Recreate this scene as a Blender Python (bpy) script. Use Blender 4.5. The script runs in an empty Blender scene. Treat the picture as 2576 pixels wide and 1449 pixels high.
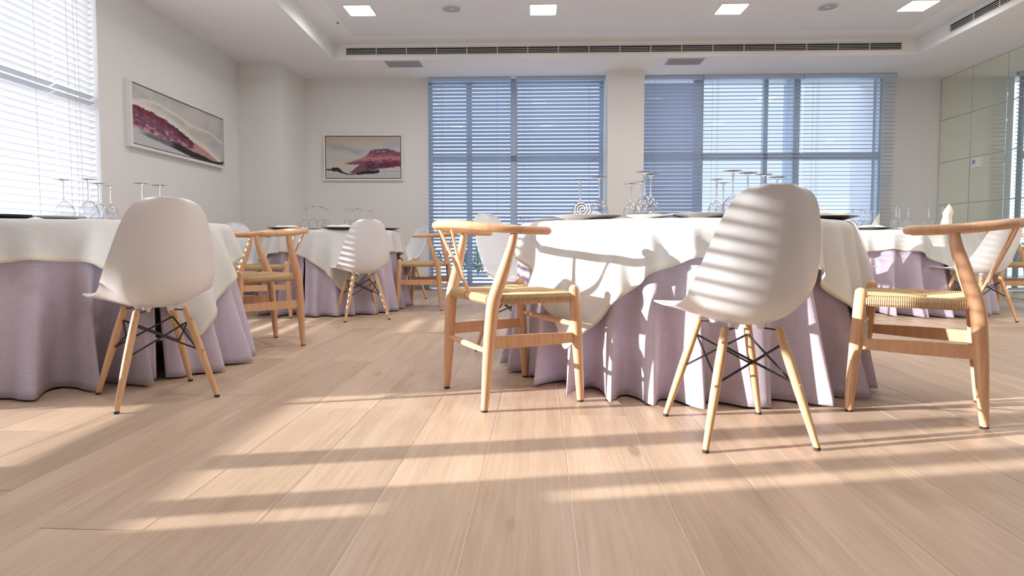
import bpy, bmesh, math, random
import numpy as np
from mathutils import Vector, Matrix

C = bpy.context.scene.collection
SC = bpy.context.scene
R = math.radians
random.seed(7)

# ------------------------------------------------------------------ camera
cam_d = bpy.data.cameras.new('camera')
cam_d.sensor_width = 36.0
cam_d.lens = 1500.0 / 2576.0 * 36.0
cam_d.shift_y = -49.5 / 2576.0
cam_d.clip_start = 0.05
cam = bpy.data.objects.new('camera', cam_d)
C.objects.link(cam)
cam.location = (0, 0, 0.664)
cam.rotation_euler = (R(90 - 2.748), 0, 0)
SC.camera = cam

# ------------------------------------------------------------------ world, sun, exposure
SUN_EL, SUN_AZ, SUN_E = 12.0, 9.0, 12.0
SKY = 1.0
world = bpy.data.worlds.new('world')
SC.world = world
world.use_nodes = True
nt = world.node_tree
nt.nodes.clear()
wo = nt.nodes.new('ShaderNodeOutputWorld')
bg = nt.nodes.new('ShaderNodeBackground')
tc = nt.nodes.new('ShaderNodeTexCoord')
sx = nt.nodes.new('ShaderNodeSeparateXYZ')
rmp = nt.nodes.new('ShaderNodeValToRGB')
rmp.color_ramp.elements[0].position = 0.0
rmp.color_ramp.elements[0].color = (0.78, 0.855, 1.0, 1)
rmp.color_ramp.elements[1].position = 0.9
rmp.color_ramp.elements[1].color = (0.50, 0.70, 1.0, 1)
nt.links.new(tc.outputs['Generated'], sx.inputs[0])
nt.links.new(sx.outputs['Z'], rmp.inputs['Fac'])
nt.links.new(rmp.outputs['Color'], bg.inputs['Color'])
# haze brightens smoothly towards the low sun
hz = nt.nodes.new('ShaderNodeVectorMath')
hz.operation = 'DOT_PRODUCT'
hz.inputs[1].default_value = (-math.cos(R(SUN_EL)) * math.cos(R(SUN_AZ)), -math.cos(R(SUN_EL)) * math.sin(R(SUN_AZ)), math.sin(R(SUN_EL)))
nt.links.new(tc.outputs['Generated'], hz.inputs[0])
mr = nt.nodes.new('ShaderNodeMapRange')
mr.interpolation_type = 'SMOOTHSTEP'
mr.inputs['From Min'].default_value = 0.1
mr.inputs['From Max'].default_value = 1.0
mr.inputs['To Min'].default_value = SKY
mr.inputs['To Max'].default_value = SKY * 3.0
nt.links.new(hz.outputs['Value'], mr.inputs['Value'])
nt.links.new(mr.outputs[0], bg.inputs['Strength'])
nt.links.new(bg.outputs[0], wo.inputs[0])

sun_d = bpy.data.lights.new('sun', 'SUN')
sun_d.energy = SUN_E
sun_d.angle = R(0.53)
sun_d.color = (1.0, 0.93, 0.86)
sun = bpy.data.objects.new('sun', sun_d)
C.objects.link(sun)
sd = Vector((math.cos(R(SUN_EL)) * math.cos(R(SUN_AZ)), math.cos(R(SUN_EL)) * math.sin(R(SUN_AZ)), -math.sin(R(SUN_EL))))
sun.rotation_euler = sd.to_track_quat('-Z', 'Y').to_euler()
sun.location = (-12, 0, 6)

SC.view_settings.view_transform = 'Standard'
SC.view_settings.look = 'None'
SC.view_settings.gamma = 1.0
SC.view_settings.use_curve_mapping = False
SC.view_settings.exposure = 0.25
LAMP_W = 8.6


# ------------------------------------------------------------------ materials
def new_mat(name):
    m = bpy.data.materials.new(name)
    m.use_nodes = True
    n = m.node_tree
    b = n.nodes['Principled BSDF']
    return m, n, b


def N(n, t, **kw):
    x = n.nodes.new(t)
    for k, v in kw.items():
        if k in x.inputs:
            x.inputs[k].default_value = v
        else:
            setattr(x, k, v)
    return x


def L(n, a, b):
    n.links.new(a, b)


def mapped(n, scale, coord='Object'):
    t = N(n, 'ShaderNodeTexCoord')
    mp = N(n, 'ShaderNodeMapping')
    mp.inputs['Scale'].default_value = scale
    L(n, t.outputs[coord], mp.inputs['Vector'])
    return mp


def ramp(n, fac, stops):
    r = N(n, 'ShaderNodeValToRGB')
    e = r.color_ramp.elements
    while len(e) < len(stops):
        e.new(0.5)
    for el, (p, c) in zip(e, stops):
        el.position = p
        el.color = (c[0], c[1], c[2], 1)
    L(n, fac, r.inputs['Fac'])
    return r


def bump(n, b, h, s, d=0.002):
    x = N(n, 'ShaderNodeBump')
    x.inputs['Strength'].default_value = s
    x.inputs['Distance'].default_value = d
    L(n, h, x.inputs['Height'])
    L(n, x.outputs[0], b.inputs['Normal'])


def flat_mat(name, col, rough=0.5, metal=0.0, var=0.03, scale=6.0, spec=0.5):
    m, n, b = new_mat(name)
    b.inputs['Roughness'].default_value = rough
    b.inputs['Metallic'].default_value = metal
    b.inputs['Specular IOR Level'].default_value = spec
    no = N(n, 'ShaderNodeTexNoise', Scale=scale, Detail=4.0)
    mp = mapped(n, (1, 1, 1))
    L(n, mp.outputs[0], no.inputs['Vector'])
    r = ramp(n, no.outputs['Fac'], [(0.3, [c * (1 - var) for c in col]), (0.7, [min(1, c * (1 + var)) for c in col])])
    L(n, r.outputs[0], b.inputs['Base Color'])
    return m


def wood_mat(name, c1, c2, c3, scale=(60, 60, 5), rough=0.36):
    m, n, b = new_mat(name)
    oi = N(n, 'ShaderNodeObjectInfo')
    mp = mapped(n, scale)
    ad = N(n, 'ShaderNodeVectorMath', operation='ADD')
    ml = N(n, 'ShaderNodeMath', operation='MULTIPLY')
    ml.inputs[1].default_value = 57.0
    L(n, oi.outputs['Random'], ml.inputs[0])
    L(n, mp.outputs[0], ad.inputs[0])
    L(n, ml.outputs[0], ad.inputs[1])
    no = N(n, 'ShaderNodeTexNoise', Scale=1.0, Detail=6.0, Roughness=0.6, Distortion=0.4)
    L(n, ad.outputs[0], no.inputs['Vector'])
    r = ramp(n, no.outputs['Fac'], [(0.25, c1), (0.5, c2), (0.78, c3)])
    L(n, r.outputs[0], b.inputs['Base Color'])
    b.inputs['Roughness'].default_value = rough
    bump(n, b, no.outputs['Fac'], 0.08, 0.001)
    return m


def linen_mat(name, col, var=0.10):
    m, n, b = new_mat(name)
    b.inputs['Roughness'].default_value = 0.9
    b.inputs['Specular IOR Level'].default_value = 0.15
    b.inputs['Sheen Weight'].default_value = 0.15
    a1 = N(n, 'ShaderNodeTexNoise', Scale=1.0, Detail=2.0)
    a2 = N(n, 'ShaderNodeTexNoise', Scale=1.0, Detail=2.0)
    m1 = mapped(n, (420, 420, 14))
    m2 = mapped(n, (14, 14, 420))
    L(n, m1.outputs[0], a1.inputs['Vector'])
    L(n, m2.outputs[0], a2.inputs['Vector'])
    s = N(n, 'ShaderNodeMath', operation='ADD')
    L(n, a1.outputs['Fac'], s.inputs[0])
    L(n, a2.outputs['Fac'], s.inputs[1])
    h = N(n, 'ShaderNodeMath', operation='MULTIPLY')
    h.inputs[1].default_value = 0.5
    L(n, s.outputs[0], h.inputs[0])
    r = ramp(n, h.outputs[0], [(0.35, [c * (1 - var) for c in col]), (0.65, [min(1, c * (1 + var)) for c in col])])
    L(n, r.outputs[0], b.inputs['Base Color'])
    bump(n, b, h.outputs[0], 0.25, 0.0008)
    return m


def plank_mat():
    m, n, b = new_mat('oak planks')
    oi = N(n, 'ShaderNodeObjectInfo')
    ml = N(n, 'ShaderNodeMath', operation='MULTIPLY')
    ml.inputs[1].default_value = 91.0
    L(n, oi.outputs['Random'], ml.inputs[0])

    def shifted(scale):
        mp = mapped(n, scale)
        ad = N(n, 'ShaderNodeVectorMath', operation='ADD')
        L(n, mp.outputs[0], ad.inputs[0])
        L(n, ml.outputs[0], ad.inputs[1])
        return ad
    big = N(n, 'ShaderNodeTexNoise', Scale=1.0, Detail=3.0, Distortion=0.8)
    L(n, shifted((9, 0.9, 1)).outputs[0], big.inputs['Vector'])
    fine = N(n, 'ShaderNodeTexNoise', Scale=1.0, Detail=5.0, Roughness=0.65, Distortion=0.5)
    L(n, shifted((90, 3.2, 1)).outputs[0], fine.inputs['Vector'])
    hair = N(n, 'ShaderNodeTexNoise', Scale=1.0, Detail=2.0)
    L(n, shifted((330, 9, 1)).outputs[0], hair.inputs['Vector'])
    mix = N(n, 'ShaderNodeMath', operation='MULTIPLY_ADD')
    mix.inputs[1].default_value = 0.55
    L(n, fine.outputs['Fac'], mix.inputs[0])
    mb = N(n, 'ShaderNodeMath', operation='MULTIPLY')
    mb.inputs[1].default_value = 0.45
    L(n, big.outputs['Fac'], mb.inputs[0])
    L(n, mb.outputs[0], mix.inputs[2])
    col = ramp(n, mix.outputs[0], [(0.30, (0.45, 0.310, 0.212)), (0.5, (0.57, 0.415, 0.297)), (0.7, (0.67, 0.507, 0.378))])
    # tone of each board
    br = N(n, 'ShaderNodeMath', operation='MULTIPLY_ADD')
    br.inputs[1].default_value = 0.22
    br.inputs[2].default_value = 0.88
    L(n, oi.outputs['Random'], br.inputs[0])
    hs = N(n, 'ShaderNodeHueSaturation')
    L(n, col.outputs[0], hs.inputs['Color'])
    L(n, br.outputs[0], hs.inputs['Value'])
    # knots
    vo = N(n, 'ShaderNodeTexVoronoi', Scale=1.0)
    L(n, shifted((3.2, 1.3, 1)).outputs[0], vo.inputs['Vector'])
    wob = N(n, 'ShaderNodeMath', operation='MULTIPLY_ADD')
    wob.inputs[1].default_value = 0.06
    L(n, hair.outputs['Fac'], wob.inputs[0])
    L(n, vo.outputs['Distance'], wob.inputs[2])
    kn = ramp(n, wob.outputs[0], [(0.075, (1, 1, 1)), (0.115, (0, 0, 0))])
    mx = N(n, 'ShaderNodeMix', data_type='RGBA')
    mx.inputs[7].default_value = (0.27, 0.17, 0.10, 1)
    kf = N(n, 'ShaderNodeMath', operation='MULTIPLY')
    kf.inputs[1].default_value = 0.6
    L(n, kn.outputs[0], kf.inputs[0])
    L(n, kf.outputs[0], mx.inputs[0])
    L(n, hs.outputs[0], mx.inputs[6])
    L(n, mx.outputs[2], b.inputs['Base Color'])
    b.inputs['Roughness'].default_value = 0.42
    b.inputs['Specular IOR Level'].default_value = 0.45
    hh = N(n, 'ShaderNodeMath', operation='ADD')
    L(n, hair.outputs['Fac'], hh.inputs[0])
    L(n, fine.outputs['Fac'], hh.inputs[1])
    bump(n, b, hh.outputs[0], 0.22, 0.0012)
    return m


def perf_mat():
    m, n, b = new_mat('perforated plaster')
    t = N(n, 'ShaderNodeTexCoord')
    s = N(n, 'ShaderNodeSeparateXYZ')
    L(n, t.outputs['Object'], s.inputs[0])

    def tri(o, p):
        d = N(n, 'ShaderNodeMath', operation='DIVIDE')
        d.inputs[1].default_value = p
        L(n, o, d.inputs[0])
        f = N(n, 'ShaderNodeMath', operation='FRACT')
        L(n, d.outputs[0], f.inputs[0])
        q = N(n, 'ShaderNodeMath', operation='SUBTRACT')
        q.inputs[1].default_value = 0.5
        L(n, f.outputs[0], q.inputs[0])
        a = N(n, 'ShaderNodeMath', operation='ABSOLUTE')
        L(n, q.outputs[0], a.inputs[0])
        return a
    ax, ay = tri(s.outputs['X'], 0.016), tri(s.outputs['Y'], 0.016)
    c1 = N(n, 'ShaderNodeCombineXYZ')
    L(n, ax.outputs[0], c1.inputs[0])
    L(n, ay.outputs[0], c1.inputs[1])
    ln = N(n, 'ShaderNodeVectorMath', operation='LENGTH')
    L(n, c1.outputs[0], ln.inputs[0])
    r = ramp(n, ln.outputs['Value'], [(0.24, (0.58, 0.57, 0.57)), (0.30, (0.86, 0.855, 0.86))])
    L(n, r.outputs[0], b.inputs['Base Color'])
    b.inputs['Roughness'].default_value = 0.9
    bump(n, b, ln.outputs['Value'], 0.1, 0.002)
    return m


def glass_mat(name, ior=1.48):
    m = bpy.data.materials.new(name)
    m.use_nodes = True
    n = m.node_tree
    n.nodes.clear()
    o = N(n, 'ShaderNodeOutputMaterial')
    tr = N(n, 'ShaderNodeBsdfTransparent')
    tr.inputs[0].default_value = (0.98, 0.985, 0.99, 1)
    gl = N(n, 'ShaderNodeBsdfGlossy', Roughness=0.015)
    lw = N(n, 'ShaderNodeLayerWeight', Blend=0.5)
    pw = N(n, 'ShaderNodeMath', operation='POWER')
    pw.inputs[1].default_value = 2.3
    L(n, lw.outputs['Facing'], pw.inputs[0])
    ma = N(n, 'ShaderNodeMath', operation='MULTIPLY_ADD')
    ma.inputs[1].default_value = 0.75
    ma.inputs[2].default_value = 0.06
    L(n, pw.outputs[0], ma.inputs[0])
    mx = N(n, 'ShaderNodeMixShader')
    L(n, ma.outputs[0], mx.inputs[0])
    L(n, tr.outputs[0], mx.inputs[1])
    L(n, gl.outputs[0], mx.inputs[2])
    L(n, mx.outputs[0], o.inputs[0])
    return m


def pane_mat():
    m = bpy.data.materials.new('window glass')
    m.use_nodes = True
    n = m.node_tree
    n.nodes.clear()
    o = N(n, 'ShaderNodeOutputMaterial')
    tr = N(n, 'ShaderNodeBsdfTransparent')
    tr.inputs[0].default_value = (0.96, 0.98, 1.0, 1)
    gl = N(n, 'ShaderNodeBsdfGlossy', Roughness=0.02)
    lw = N(n, 'ShaderNodeLayerWeight', Blend=0.5)
    pw = N(n, 'ShaderNodeMath', operation='POWER')
    pw.inputs[1].default_value = 5.0
    L(n, lw.outputs['Facing'], pw.inputs[0])
    fr = N(n, 'ShaderNodeMath', operation='MULTIPLY_ADD')
    fr.inputs[1].default_value = 0.8
    fr.inputs[2].default_value = 0.02
    L(n, pw.outputs[0], fr.inputs[0])
    mx = N(n, 'ShaderNodeMixShader')
    L(n, fr.outputs[0], mx.inputs[0])
    L(n, tr.outputs[0], mx.inputs[1])
    L(n, gl.outputs[0], mx.inputs[2])
    L(n, mx.outputs[0], o.inputs[0])
    return m


def slat_mat(name, col, trans):
    m = bpy.data.materials.new(name)
    m.use_nodes = True
    n = m.node_tree
    n.nodes.clear()
    o = N(n, 'ShaderNodeOutputMaterial')
    b = N(n, 'ShaderNodeBsdfPrincipled', Roughness=0.45)
    no = N(n, 'ShaderNodeTexNoise', Scale=3.0)
    L(n, mapped(n, (1, 1, 1)).outputs[0], no.inputs['Vector'])
    r = ramp(n, no.outputs['Fac'], [(0.3, [c * 0.98 for c in col]), (0.7, col)])
    L(n, r.outputs[0], b.inputs['Base Color'])
    t = N(n, 'ShaderNodeBsdfTranslucent')
    L(n, r.outputs[0], t.inputs[0])
    mx = N(n, 'ShaderNodeMixShader')
    mx.inputs[0].default_value = trans
    L(n, b.outputs[0], mx.inputs[1])
    L(n, t.outputs[0], mx.inputs[2])
    L(n, mx.outputs[0], o.inputs[0])
    return m


def emit_mat(name, col, s):
    m, n, b = new_mat(name)
    b.inputs['Emission Color'].default_value = (*col, 1)
    b.inputs['Emission Strength'].default_value = s
    b.inputs['Base Color'].default_value = (0.9, 0.9, 0.9, 1)
    return m


def paint_mat():
    m, n, b = new_mat('oil paint')
    a = N(n, 'ShaderNodeVertexColor', layer_name='paint')
    L(n, a.outputs[0], b.inputs['Base Color'])
    b.inputs['Roughness'].default_value = 0.55
    no = N(n, 'ShaderNodeTexNoise', Scale=60.0, Detail=4.0)
    L(n, mapped(n, (1, 1, 1)).outputs[0], no.inputs['Vector'])
    bump(n, b, no.outputs['Fac'], 0.3, 0.002)
    return m


M = {}
M['wall'] = flat_mat('wall paint', (0.80, 0.785, 0.765), 0.85, var=0.012, scale=2.0, spec=0.2)
M['ceiling'] = flat_mat('ceiling paint', (0.88, 0.87, 0.86), 0.9, var=0.01, scale=2.0, spec=0.2)
M['perf'] = perf_mat()
M['grille'] = flat_mat('grille grey', (0.42, 0.41, 0.42), 0.6)
M['vent'] = flat_mat('vent white', (0.72, 0.71, 0.69), 0.5)
M['dark'] = flat_mat('dark void', (0.02, 0.025, 0.025), 0.8)
M['plank'] = plank_mat()
M['subfloor'] = flat_mat('joint filler', (0.80, 0.70, 0.60), 0.35)
M['wood'] = wood_mat('beech', (0.59, 0.315, 0.160), (0.68, 0.390, 0.220), (0.75, 0.468, 0.285))
M['maple'] = wood_mat('maple dowel', (0.60, 0.345, 0.165), (0.70, 0.43, 0.23), (0.77, 0.50, 0.29))
M['cord'] = flat_mat('paper cord', (0.56, 0.39, 0.22), 0.85, var=0.18, scale=160.0, spec=0.2)
M['shell'] = flat_mat('white plastic', (0.83, 0.83, 0.855), 0.34, var=0.008, scale=2.0)
M['black'] = flat_mat('black steel', (0.02, 0.02, 0.022), 0.4, spec=0.5)
M['chrome'] = flat_mat('chrome', (0.75, 0.75, 0.76), 0.18, 1.0)
M['rubber'] = flat_mat('black rubber', (0.025, 0.025, 0.025), 0.7)
M['lav'] = linen_mat('lavender linen', (0.56, 0.49, 0.585))
M['white'] = linen_mat('white linen', (0.67, 0.655, 0.635), 0.05)
M['hem'] = linen_mat('white linen hem', (0.71, 0.68, 0.60), 0.04)
M['napkin'] = linen_mat('napkin linen', (0.84, 0.80, 0.71), 0.04)
M['slat'] = slat_mat('white slat', (0.72, 0.72, 0.73), 0.13)
M['slat_sky'] = slat_mat('white slat with skylight tint', (0.60, 0.71, 0.88), 0.20)  # white slats at the back windows, blue skylight put into the colour
M['slat_sky_pale'] = slat_mat('white slat with faint skylight tint', (0.70, 0.79, 0.90), 0.35)  # same white slat against bright sky, skylight tint put into the colour
M['frame'] = flat_mat('window frame', (0.50, 0.57, 0.64), 0.4)
M['framew'] = flat_mat('white window frame', (0.74, 0.76, 0.78), 0.4)
M['pane'] = pane_mat()
M['glass'] = glass_mat('drinking glass')
m_, n_, b_ = new_mat('solid crystal')
b_.inputs['Transmission Weight'].default_value = 1.0
b_.inputs['Roughness'].default_value = 0.0
b_.inputs['IOR'].default_value = 1.5
b_.inputs['Base Color'].default_value = (1, 1, 1, 1)
M['crystal'] = m_
M['mirror'] = flat_mat('mirror silver', (0.93, 0.97, 0.87), 0.02, 1.0, var=0.004)
M['porcelain'] = flat_mat('porcelain', (0.86, 0.85, 0.84), 0.18, var=0.01)
M['slate'] = flat_mat('dark glaze', (0.07, 0.075, 0.08), 0.25)
M['slate_bounce'] = flat_mat('dark glaze in sun bounce', (0.40, 0.375, 0.36), 0.3)  # dark plate underside, colour lightened to stand for bounced sunlight
M['steel'] = flat_mat('cutlery steel', (0.62, 0.61, 0.60), 0.2, 1.0)
M['frameart'] = flat_mat('white lacquer frame', (0.80, 0.78, 0.76), 0.4)
M['gap'] = flat_mat('dark recess', (0.07, 0.06, 0.055), 0.8)
M['paint'] = paint_mat()
M['lamp'] = emit_mat('lamp diffuser', (1.0, 0.95, 0.88), 9.0)
M['plastic'] = flat_mat('white switch plastic', (0.78, 0.77, 0.76), 0.35)
M['lcd'] = flat_mat('grey display', (0.32, 0.35, 0.38), 0.2)
M['baseb'] = flat_mat('taupe baseboard', (0.20, 0.18, 0.165), 0.5)
M['ground'] = flat_mat('pale paving', (0.60, 0.61, 0.63), 0.9, var=0.1, scale=0.4)
M['leaf'] = flat_mat('leaf green', (0.09, 0.20, 0.05), 0.6, var=0.4, scale=8.0)
M['pink'] = flat_mat('pink lettering', (0.85, 0.12, 0.25), 0.5)


# ------------------------------------------------------------------ mesh helpers
class MB:
    def __init__(s):
        s.v, s.f, s.mi = [], [], []

    def add(s, v, f, mi=0):
        o = len(s.v)
        s.v += [tuple(p) for p in v]
        s.f += [tuple(i + o for i in q) for q in f]
        s.mi += [mi] * len(f)
        return s

    def box(s, x0, x1, y0, y1, z0, z1, mi=0):
        v = [(x, y, z) for z in (z0, z1) for y in (y0, y1) for x in (x0, x1)]
        f = [(0, 2, 3, 1), (4, 5, 7, 6), (0, 1, 5, 4), (2, 6, 7, 3), (0, 4, 6, 2), (1, 3, 7, 5)]
        return s.add(v, f, mi)

    def prism(s, poly, z0, z1, mi=0):
        n = len(poly)
        v = [(p[0], p[1], z0) for p in poly] + [(p[0], p[1], z1) for p in poly]
        f = [tuple(range(n))[::-1], tuple(range(n, 2 * n))]
        f += [(i, (i + 1) % n, n + (i + 1) % n, n + i) for i in range(n)]
        return s.add(v, f, mi)

    def tube(s, pts, rad, seg=10, up=(0, 0, 1), mi=0, dome=(False, False), flat=1.0):
        """swept tube; rad: number or list of r or (ra, rb) where rb is along the up-ish direction"""
        pts = [Vector(p) for p in pts]
        n = len(pts)
        if not isinstance(rad, (list, tuple)):
            rad = [rad] * n
        rad = [(r if isinstance(r, tuple) else (r, r * flat)) for r in rad]
        # domed ends
        P, Q = list(pts), list(rad)
        if dome[0]:
            d = (pts[0] - pts[1]).normalized()
            ext = [(P[0] + d * max(rad[0]) * k, (rad[0][0] * q, rad[0][1] * q)) for k, q in ((0.9, 0.25), (0.75, 0.6), (0.45, 0.88))]
            P = [e[0] for e in ext] + P
            Q = [e[1] for e in ext] + Q
        if dome[1]:
            d = (pts[-1] - pts[-2]).normalized()
            ext = [(pts[-1] + d * max(rad[-1]) * k, (rad[-1][0] * q, rad[-1][1] * q)) for k, q in ((0.45, 0.88), (0.75, 0.6), (0.9, 0.25))]
            P += [e[0] for e in ext]
            Q += [e[1] for e in ext]
        n = len(P)
        v = []
        U = Vector(up)
        for i in range(n):
            t = (P[min(i + 1, n - 1)] - P[max(i - 1, 0)]).normalized()
            a = t.cross(U)
            if a.length < 1e-4:
                a = t.cross(Vector((1, 0, 0)))
            a.normalize()
            b = a.cross(t).normalized()
            for k in range(seg):
                w = 2 * math.pi * k / seg
                v.append(P[i] + a * (math.cos(w) * Q[i][0]) + b * (math.sin(w) * Q[i][1]))
        f = []
        for i in range(n - 1):
            for k in range(seg):
                k2 = (k + 1) % seg
                f.append((i * seg + k, i * seg + k2, (i + 1) * seg + k2, (i + 1) * seg + k))
        f.append(tuple(range(seg))[::-1])
        f.append(tuple((n - 1) * seg + k for k in range(seg)))
        return s.add(v, f, mi)

    def lathe(s, prof, seg=24, c=(0, 0, 0), mi=0, closed=False, caps=True):
        v, f = [], []
        n = len(prof)
        for r, z in prof:
            for k in range(seg):
                w = 2 * math.pi * k / seg
                v.append((c[0] + r * math.cos(w), c[1] + r * math.sin(w), c[2] + z))
        for i in range(n if closed else n - 1):
            j = (i + 1) % n
            for k in range(seg):
                k2 = (k + 1) % seg
                f.append((i * seg + k, i * seg + k2, j * seg + k2, j * seg + k))
        if caps and not closed:
            if prof[0][0] > 1e-6:
                f.append(tuple(range(seg))[::-1])
            if prof[-1][0] > 1e-6:
                f.append(tuple((n - 1) * seg + k for k in range(seg)))
        return s.add(v, f, mi)

    def mesh(s, name, mats, smooth=False, angle=40):
        me = bpy.data.meshes.new(name)
        me.from_pydata(s.v, [], s.f)
        if not isinstance(mats, (list, tuple)):
            mats = [mats]
        for m in mats:
            me.materials.append(m)
        if any(s.mi):
            me.polygons.foreach_set('material_index', s.mi)
        bm = bmesh.new()
        bm.from_mesh(me)
        bmesh.ops.remove_doubles(bm, verts=bm.verts, dist=1e-6)
        bmesh.ops.recalc_face_normals(bm, faces=bm.faces)
        if smooth:
            for fa in bm.faces:
                fa.smooth = True
            for e in bm.edges:
                if len(e.link_faces) == 2:
                    e.smooth = e.calc_face_angle(0) < R(angle)
        bm.to_mesh(me)
        bm.free()
        me.update()
        return me


def link(name, me, parent=None, **props):
    o = bpy.data.objects.new(name, me)
    C.objects.link(o)
    if parent is not None:
        o.parent = parent
    for k, v in props.items():
        o[k] = v
    return o


def part(name, mb, mats, parent=None, smooth=False, angle=40, **props):
    return link(name, mb.mesh(name, mats, smooth, angle), parent, **props)


def thing(name, label, cat, loc=(0, 0, 0), rz=0.0, group=None):
    o = bpy.data.objects.new(name, None)
    C.objects.link(o)
    o.empty_display_size = 0.1
    o.location = loc
    o.rotation_euler = (0, 0, rz)
    o['label'] = label
    o['category'] = cat
    if group:
        o['group'] = group
    return o


def tag(o, label, cat, group=None):
    o['label'] = label
    o['category'] = cat
    if group:
        o['group'] = group
    return o


def dup(root, loc, rz=None, label=None, group=None):
    def cp(o, par):
        c = o.copy()
        C.objects.link(c)
        if par is not None:
            c.parent = par
        for ch in o.children:
            cp(ch, c)
        return c
    r = cp(root, None)
    r.location = loc
    if rz is not None:
        r.rotation_euler = (0, 0, rz)
    if label:
        r['label'] = label
    if group:
        r['group'] = group
    return r


def bevel_box(x0, x1, y0, y1, z0, z1, b):
    """box with chamfered vertical and top/bottom edges, as MB"""
    bm = bmesh.new()
    vs = [bm.verts.new((x, y, z)) for z in (z0, z1) for y in (y0, y1) for x in (x0, x1)]
    for q in [(0, 2, 3, 1), (4, 5, 7, 6), (0, 1, 5, 4), (2, 6, 7, 3), (0, 4, 6, 2), (1, 3, 7, 5)]:
        bm.faces.new([vs[i] for i in q])
    bmesh.ops.bevel(bm, geom=list(bm.edges), offset=b, segments=2, affect='EDGES', profile=0.5)
    m = MB()
    bm.verts.index_update()
    m.add([v.co for v in bm.verts], [[v.index for v in f.verts] for f in bm.faces])
    bm.free()
    return m


def catmull(pts, k=6):
    P = np.array(pts, float)
    out = []
    n = len(P)
    for i in range(n - 1):
        p0, p1, p2, p3 = P[max(i - 1, 0)], P[i], P[i + 1], P[min(i + 2, n - 1)]
        for t in np.linspace(0, 1, k, endpoint=False):
            out.append(0.5 * ((2 * p1) + (-p0 + p2) * t + (2 * p0 - 5 * p1 + 4 * p2 - p3) * t * t + (-p0 + 3 * p1 - 3 * p2 + p3) * t ** 3))
    out.append(P[-1])
    return np.array(out)


# ------------------------------------------------------------------ the room shell
ZC = 2.76            # soffit height
XL = -3.265          # left wall
YB = 7.9             # back wall


def xr(y):           # mirror wall
    return 5.61 - (7.9 - y) * 0.06


def yblind(x):       # plane of the back blinds and windows
    return 7.86 - 0.036 * (x + 1.10)


YF = -2.6            # rear side of the room, behind the camera

# floor with single boards
A = R(2.75)
ca, sa = math.cos(A), math.sin(A)
floor = part('floor', MB().prism([(XL - 0.3, YF), (6.0, YF), (6.0, 8.15), (XL - 0.3, 8.15)], -0.12, -0.0016), M['subfloor'], kind='structure')
PW = 0.247
k0 = int((XL - 0.6) / PW) - 1
for k in range(k0, 27):
    u0 = 0.08 + k * PW
    uc = u0 + PW / 2
    v0 = (YF + uc * sa) / ca
    v1 = (8.08 + uc * sa) / ca
    rnd = random.Random(k * 13 + 5)
    v = v0 - rnd.uniform(0.1, 1.8)
    if k == -5:
        v = 1.29 - 1.9 * 2
    while v < v1:
        ln = rnd.uniform(1.75, 2.05)
        if k == -5:
            ln = 1.9
        a, b = max(v, v0), min(v + ln, v1)
        v += ln
        if b - a < 0.05:
            continue
        X = uc * ca + (a + b) / 2 * sa
        if X < XL - 0.35 or X > 6.05:
            continue
        g = 0.0014
        h = (b - a) / 2
        w = PW / 2 - g
        m = MB()
        c = 0.0006
        pr = [(-w, -0.0015), (-w, -c), (-w + c, 0), (w - c, 0), (w, -c), (w, -0.0015)]
        vv = [(x, y, z) for y in (-h + g, h - g) for x, z in pr]
        m.add(vv, [(i, i + 1, i + 7, i + 6) for i in range(5)] + [tuple(range(6)), tuple(range(6, 12))])
        o = part('plank', m, M['plank'], floor)
        o.location = (uc * ca + (a + b) / 2 * sa, -uc * sa + (a + b) / 2 * ca, 0)
        o.rotation_euler = (0, 0, -A)

# left wall: pier beyond the window, pier near the camera, lintel
YJ = 4.77            # far jamb of the left window
YN = 0.89            # near jamb
ZW = 2.68            # head of the windows
T = 0.28
m = MB()
pl = [(XL, YF), (XL - T, YF), (XL - T, YN), (XL, YN)]
m.prism(pl, 0, 3.2)
m.prism([(XL, YJ), (XL - T, YJ), (XL - T, 8.2), (XL, 8.2)], 0, 3.2)
m.prism([(XL, YN), (XL - T, YN), (XL - T, YJ), (XL, YJ)], ZW, 3.2)
part('wall_left', m, M['wall'], kind='structure')
m = MB().prism([(XL, 7.18), (-2.76, 7.18), (-2.70, YB), (-2.70, 8.2), (XL, 8.2)], 0, 2.9)
part('wall_corner', m, M['wall'], kind='structure')
m = MB().prism([(-2.70, YB), (-1.10, YB), (-1.10, 8.2), (-2.70, 8.2)], 0, 2.9)
m.prism([(-1.10, 7.98), (1.2, 7.90), (1.2, 8.2), (-1.10, 8.2)], ZC - 0.004, 2.9)
m.prism([(1.64, 7.86), (4.73, 7.76), (4.73, 8.2), (1.64, 8.2)], ZC - 0.004, 2.9)
m.prism([(4.73, YB), (5.8, YB), (5.8, 8.4), (4.73, 8.4)], 0, 2.9)
part('wall_back', m, M['wall'], kind='structure')
m = MB().prism([(1.195, 7.505), (1.64, 7.485), (1.64, 8.2), (1.195, 8.2)], 0, 2.9)
part('wall_pillar', m, M['wall'], kind='structure')
m = MB().prism([(xr(YF) + 0.012, YF), (xr(YF) + 0.3, YF), (xr(8.2) + 0.3, 8.2), (xr(8.2) + 0.012, 8.2)], 0, 3.2)
wall_right = part('wall_right', m, M['wall'], kind='structure')
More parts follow.
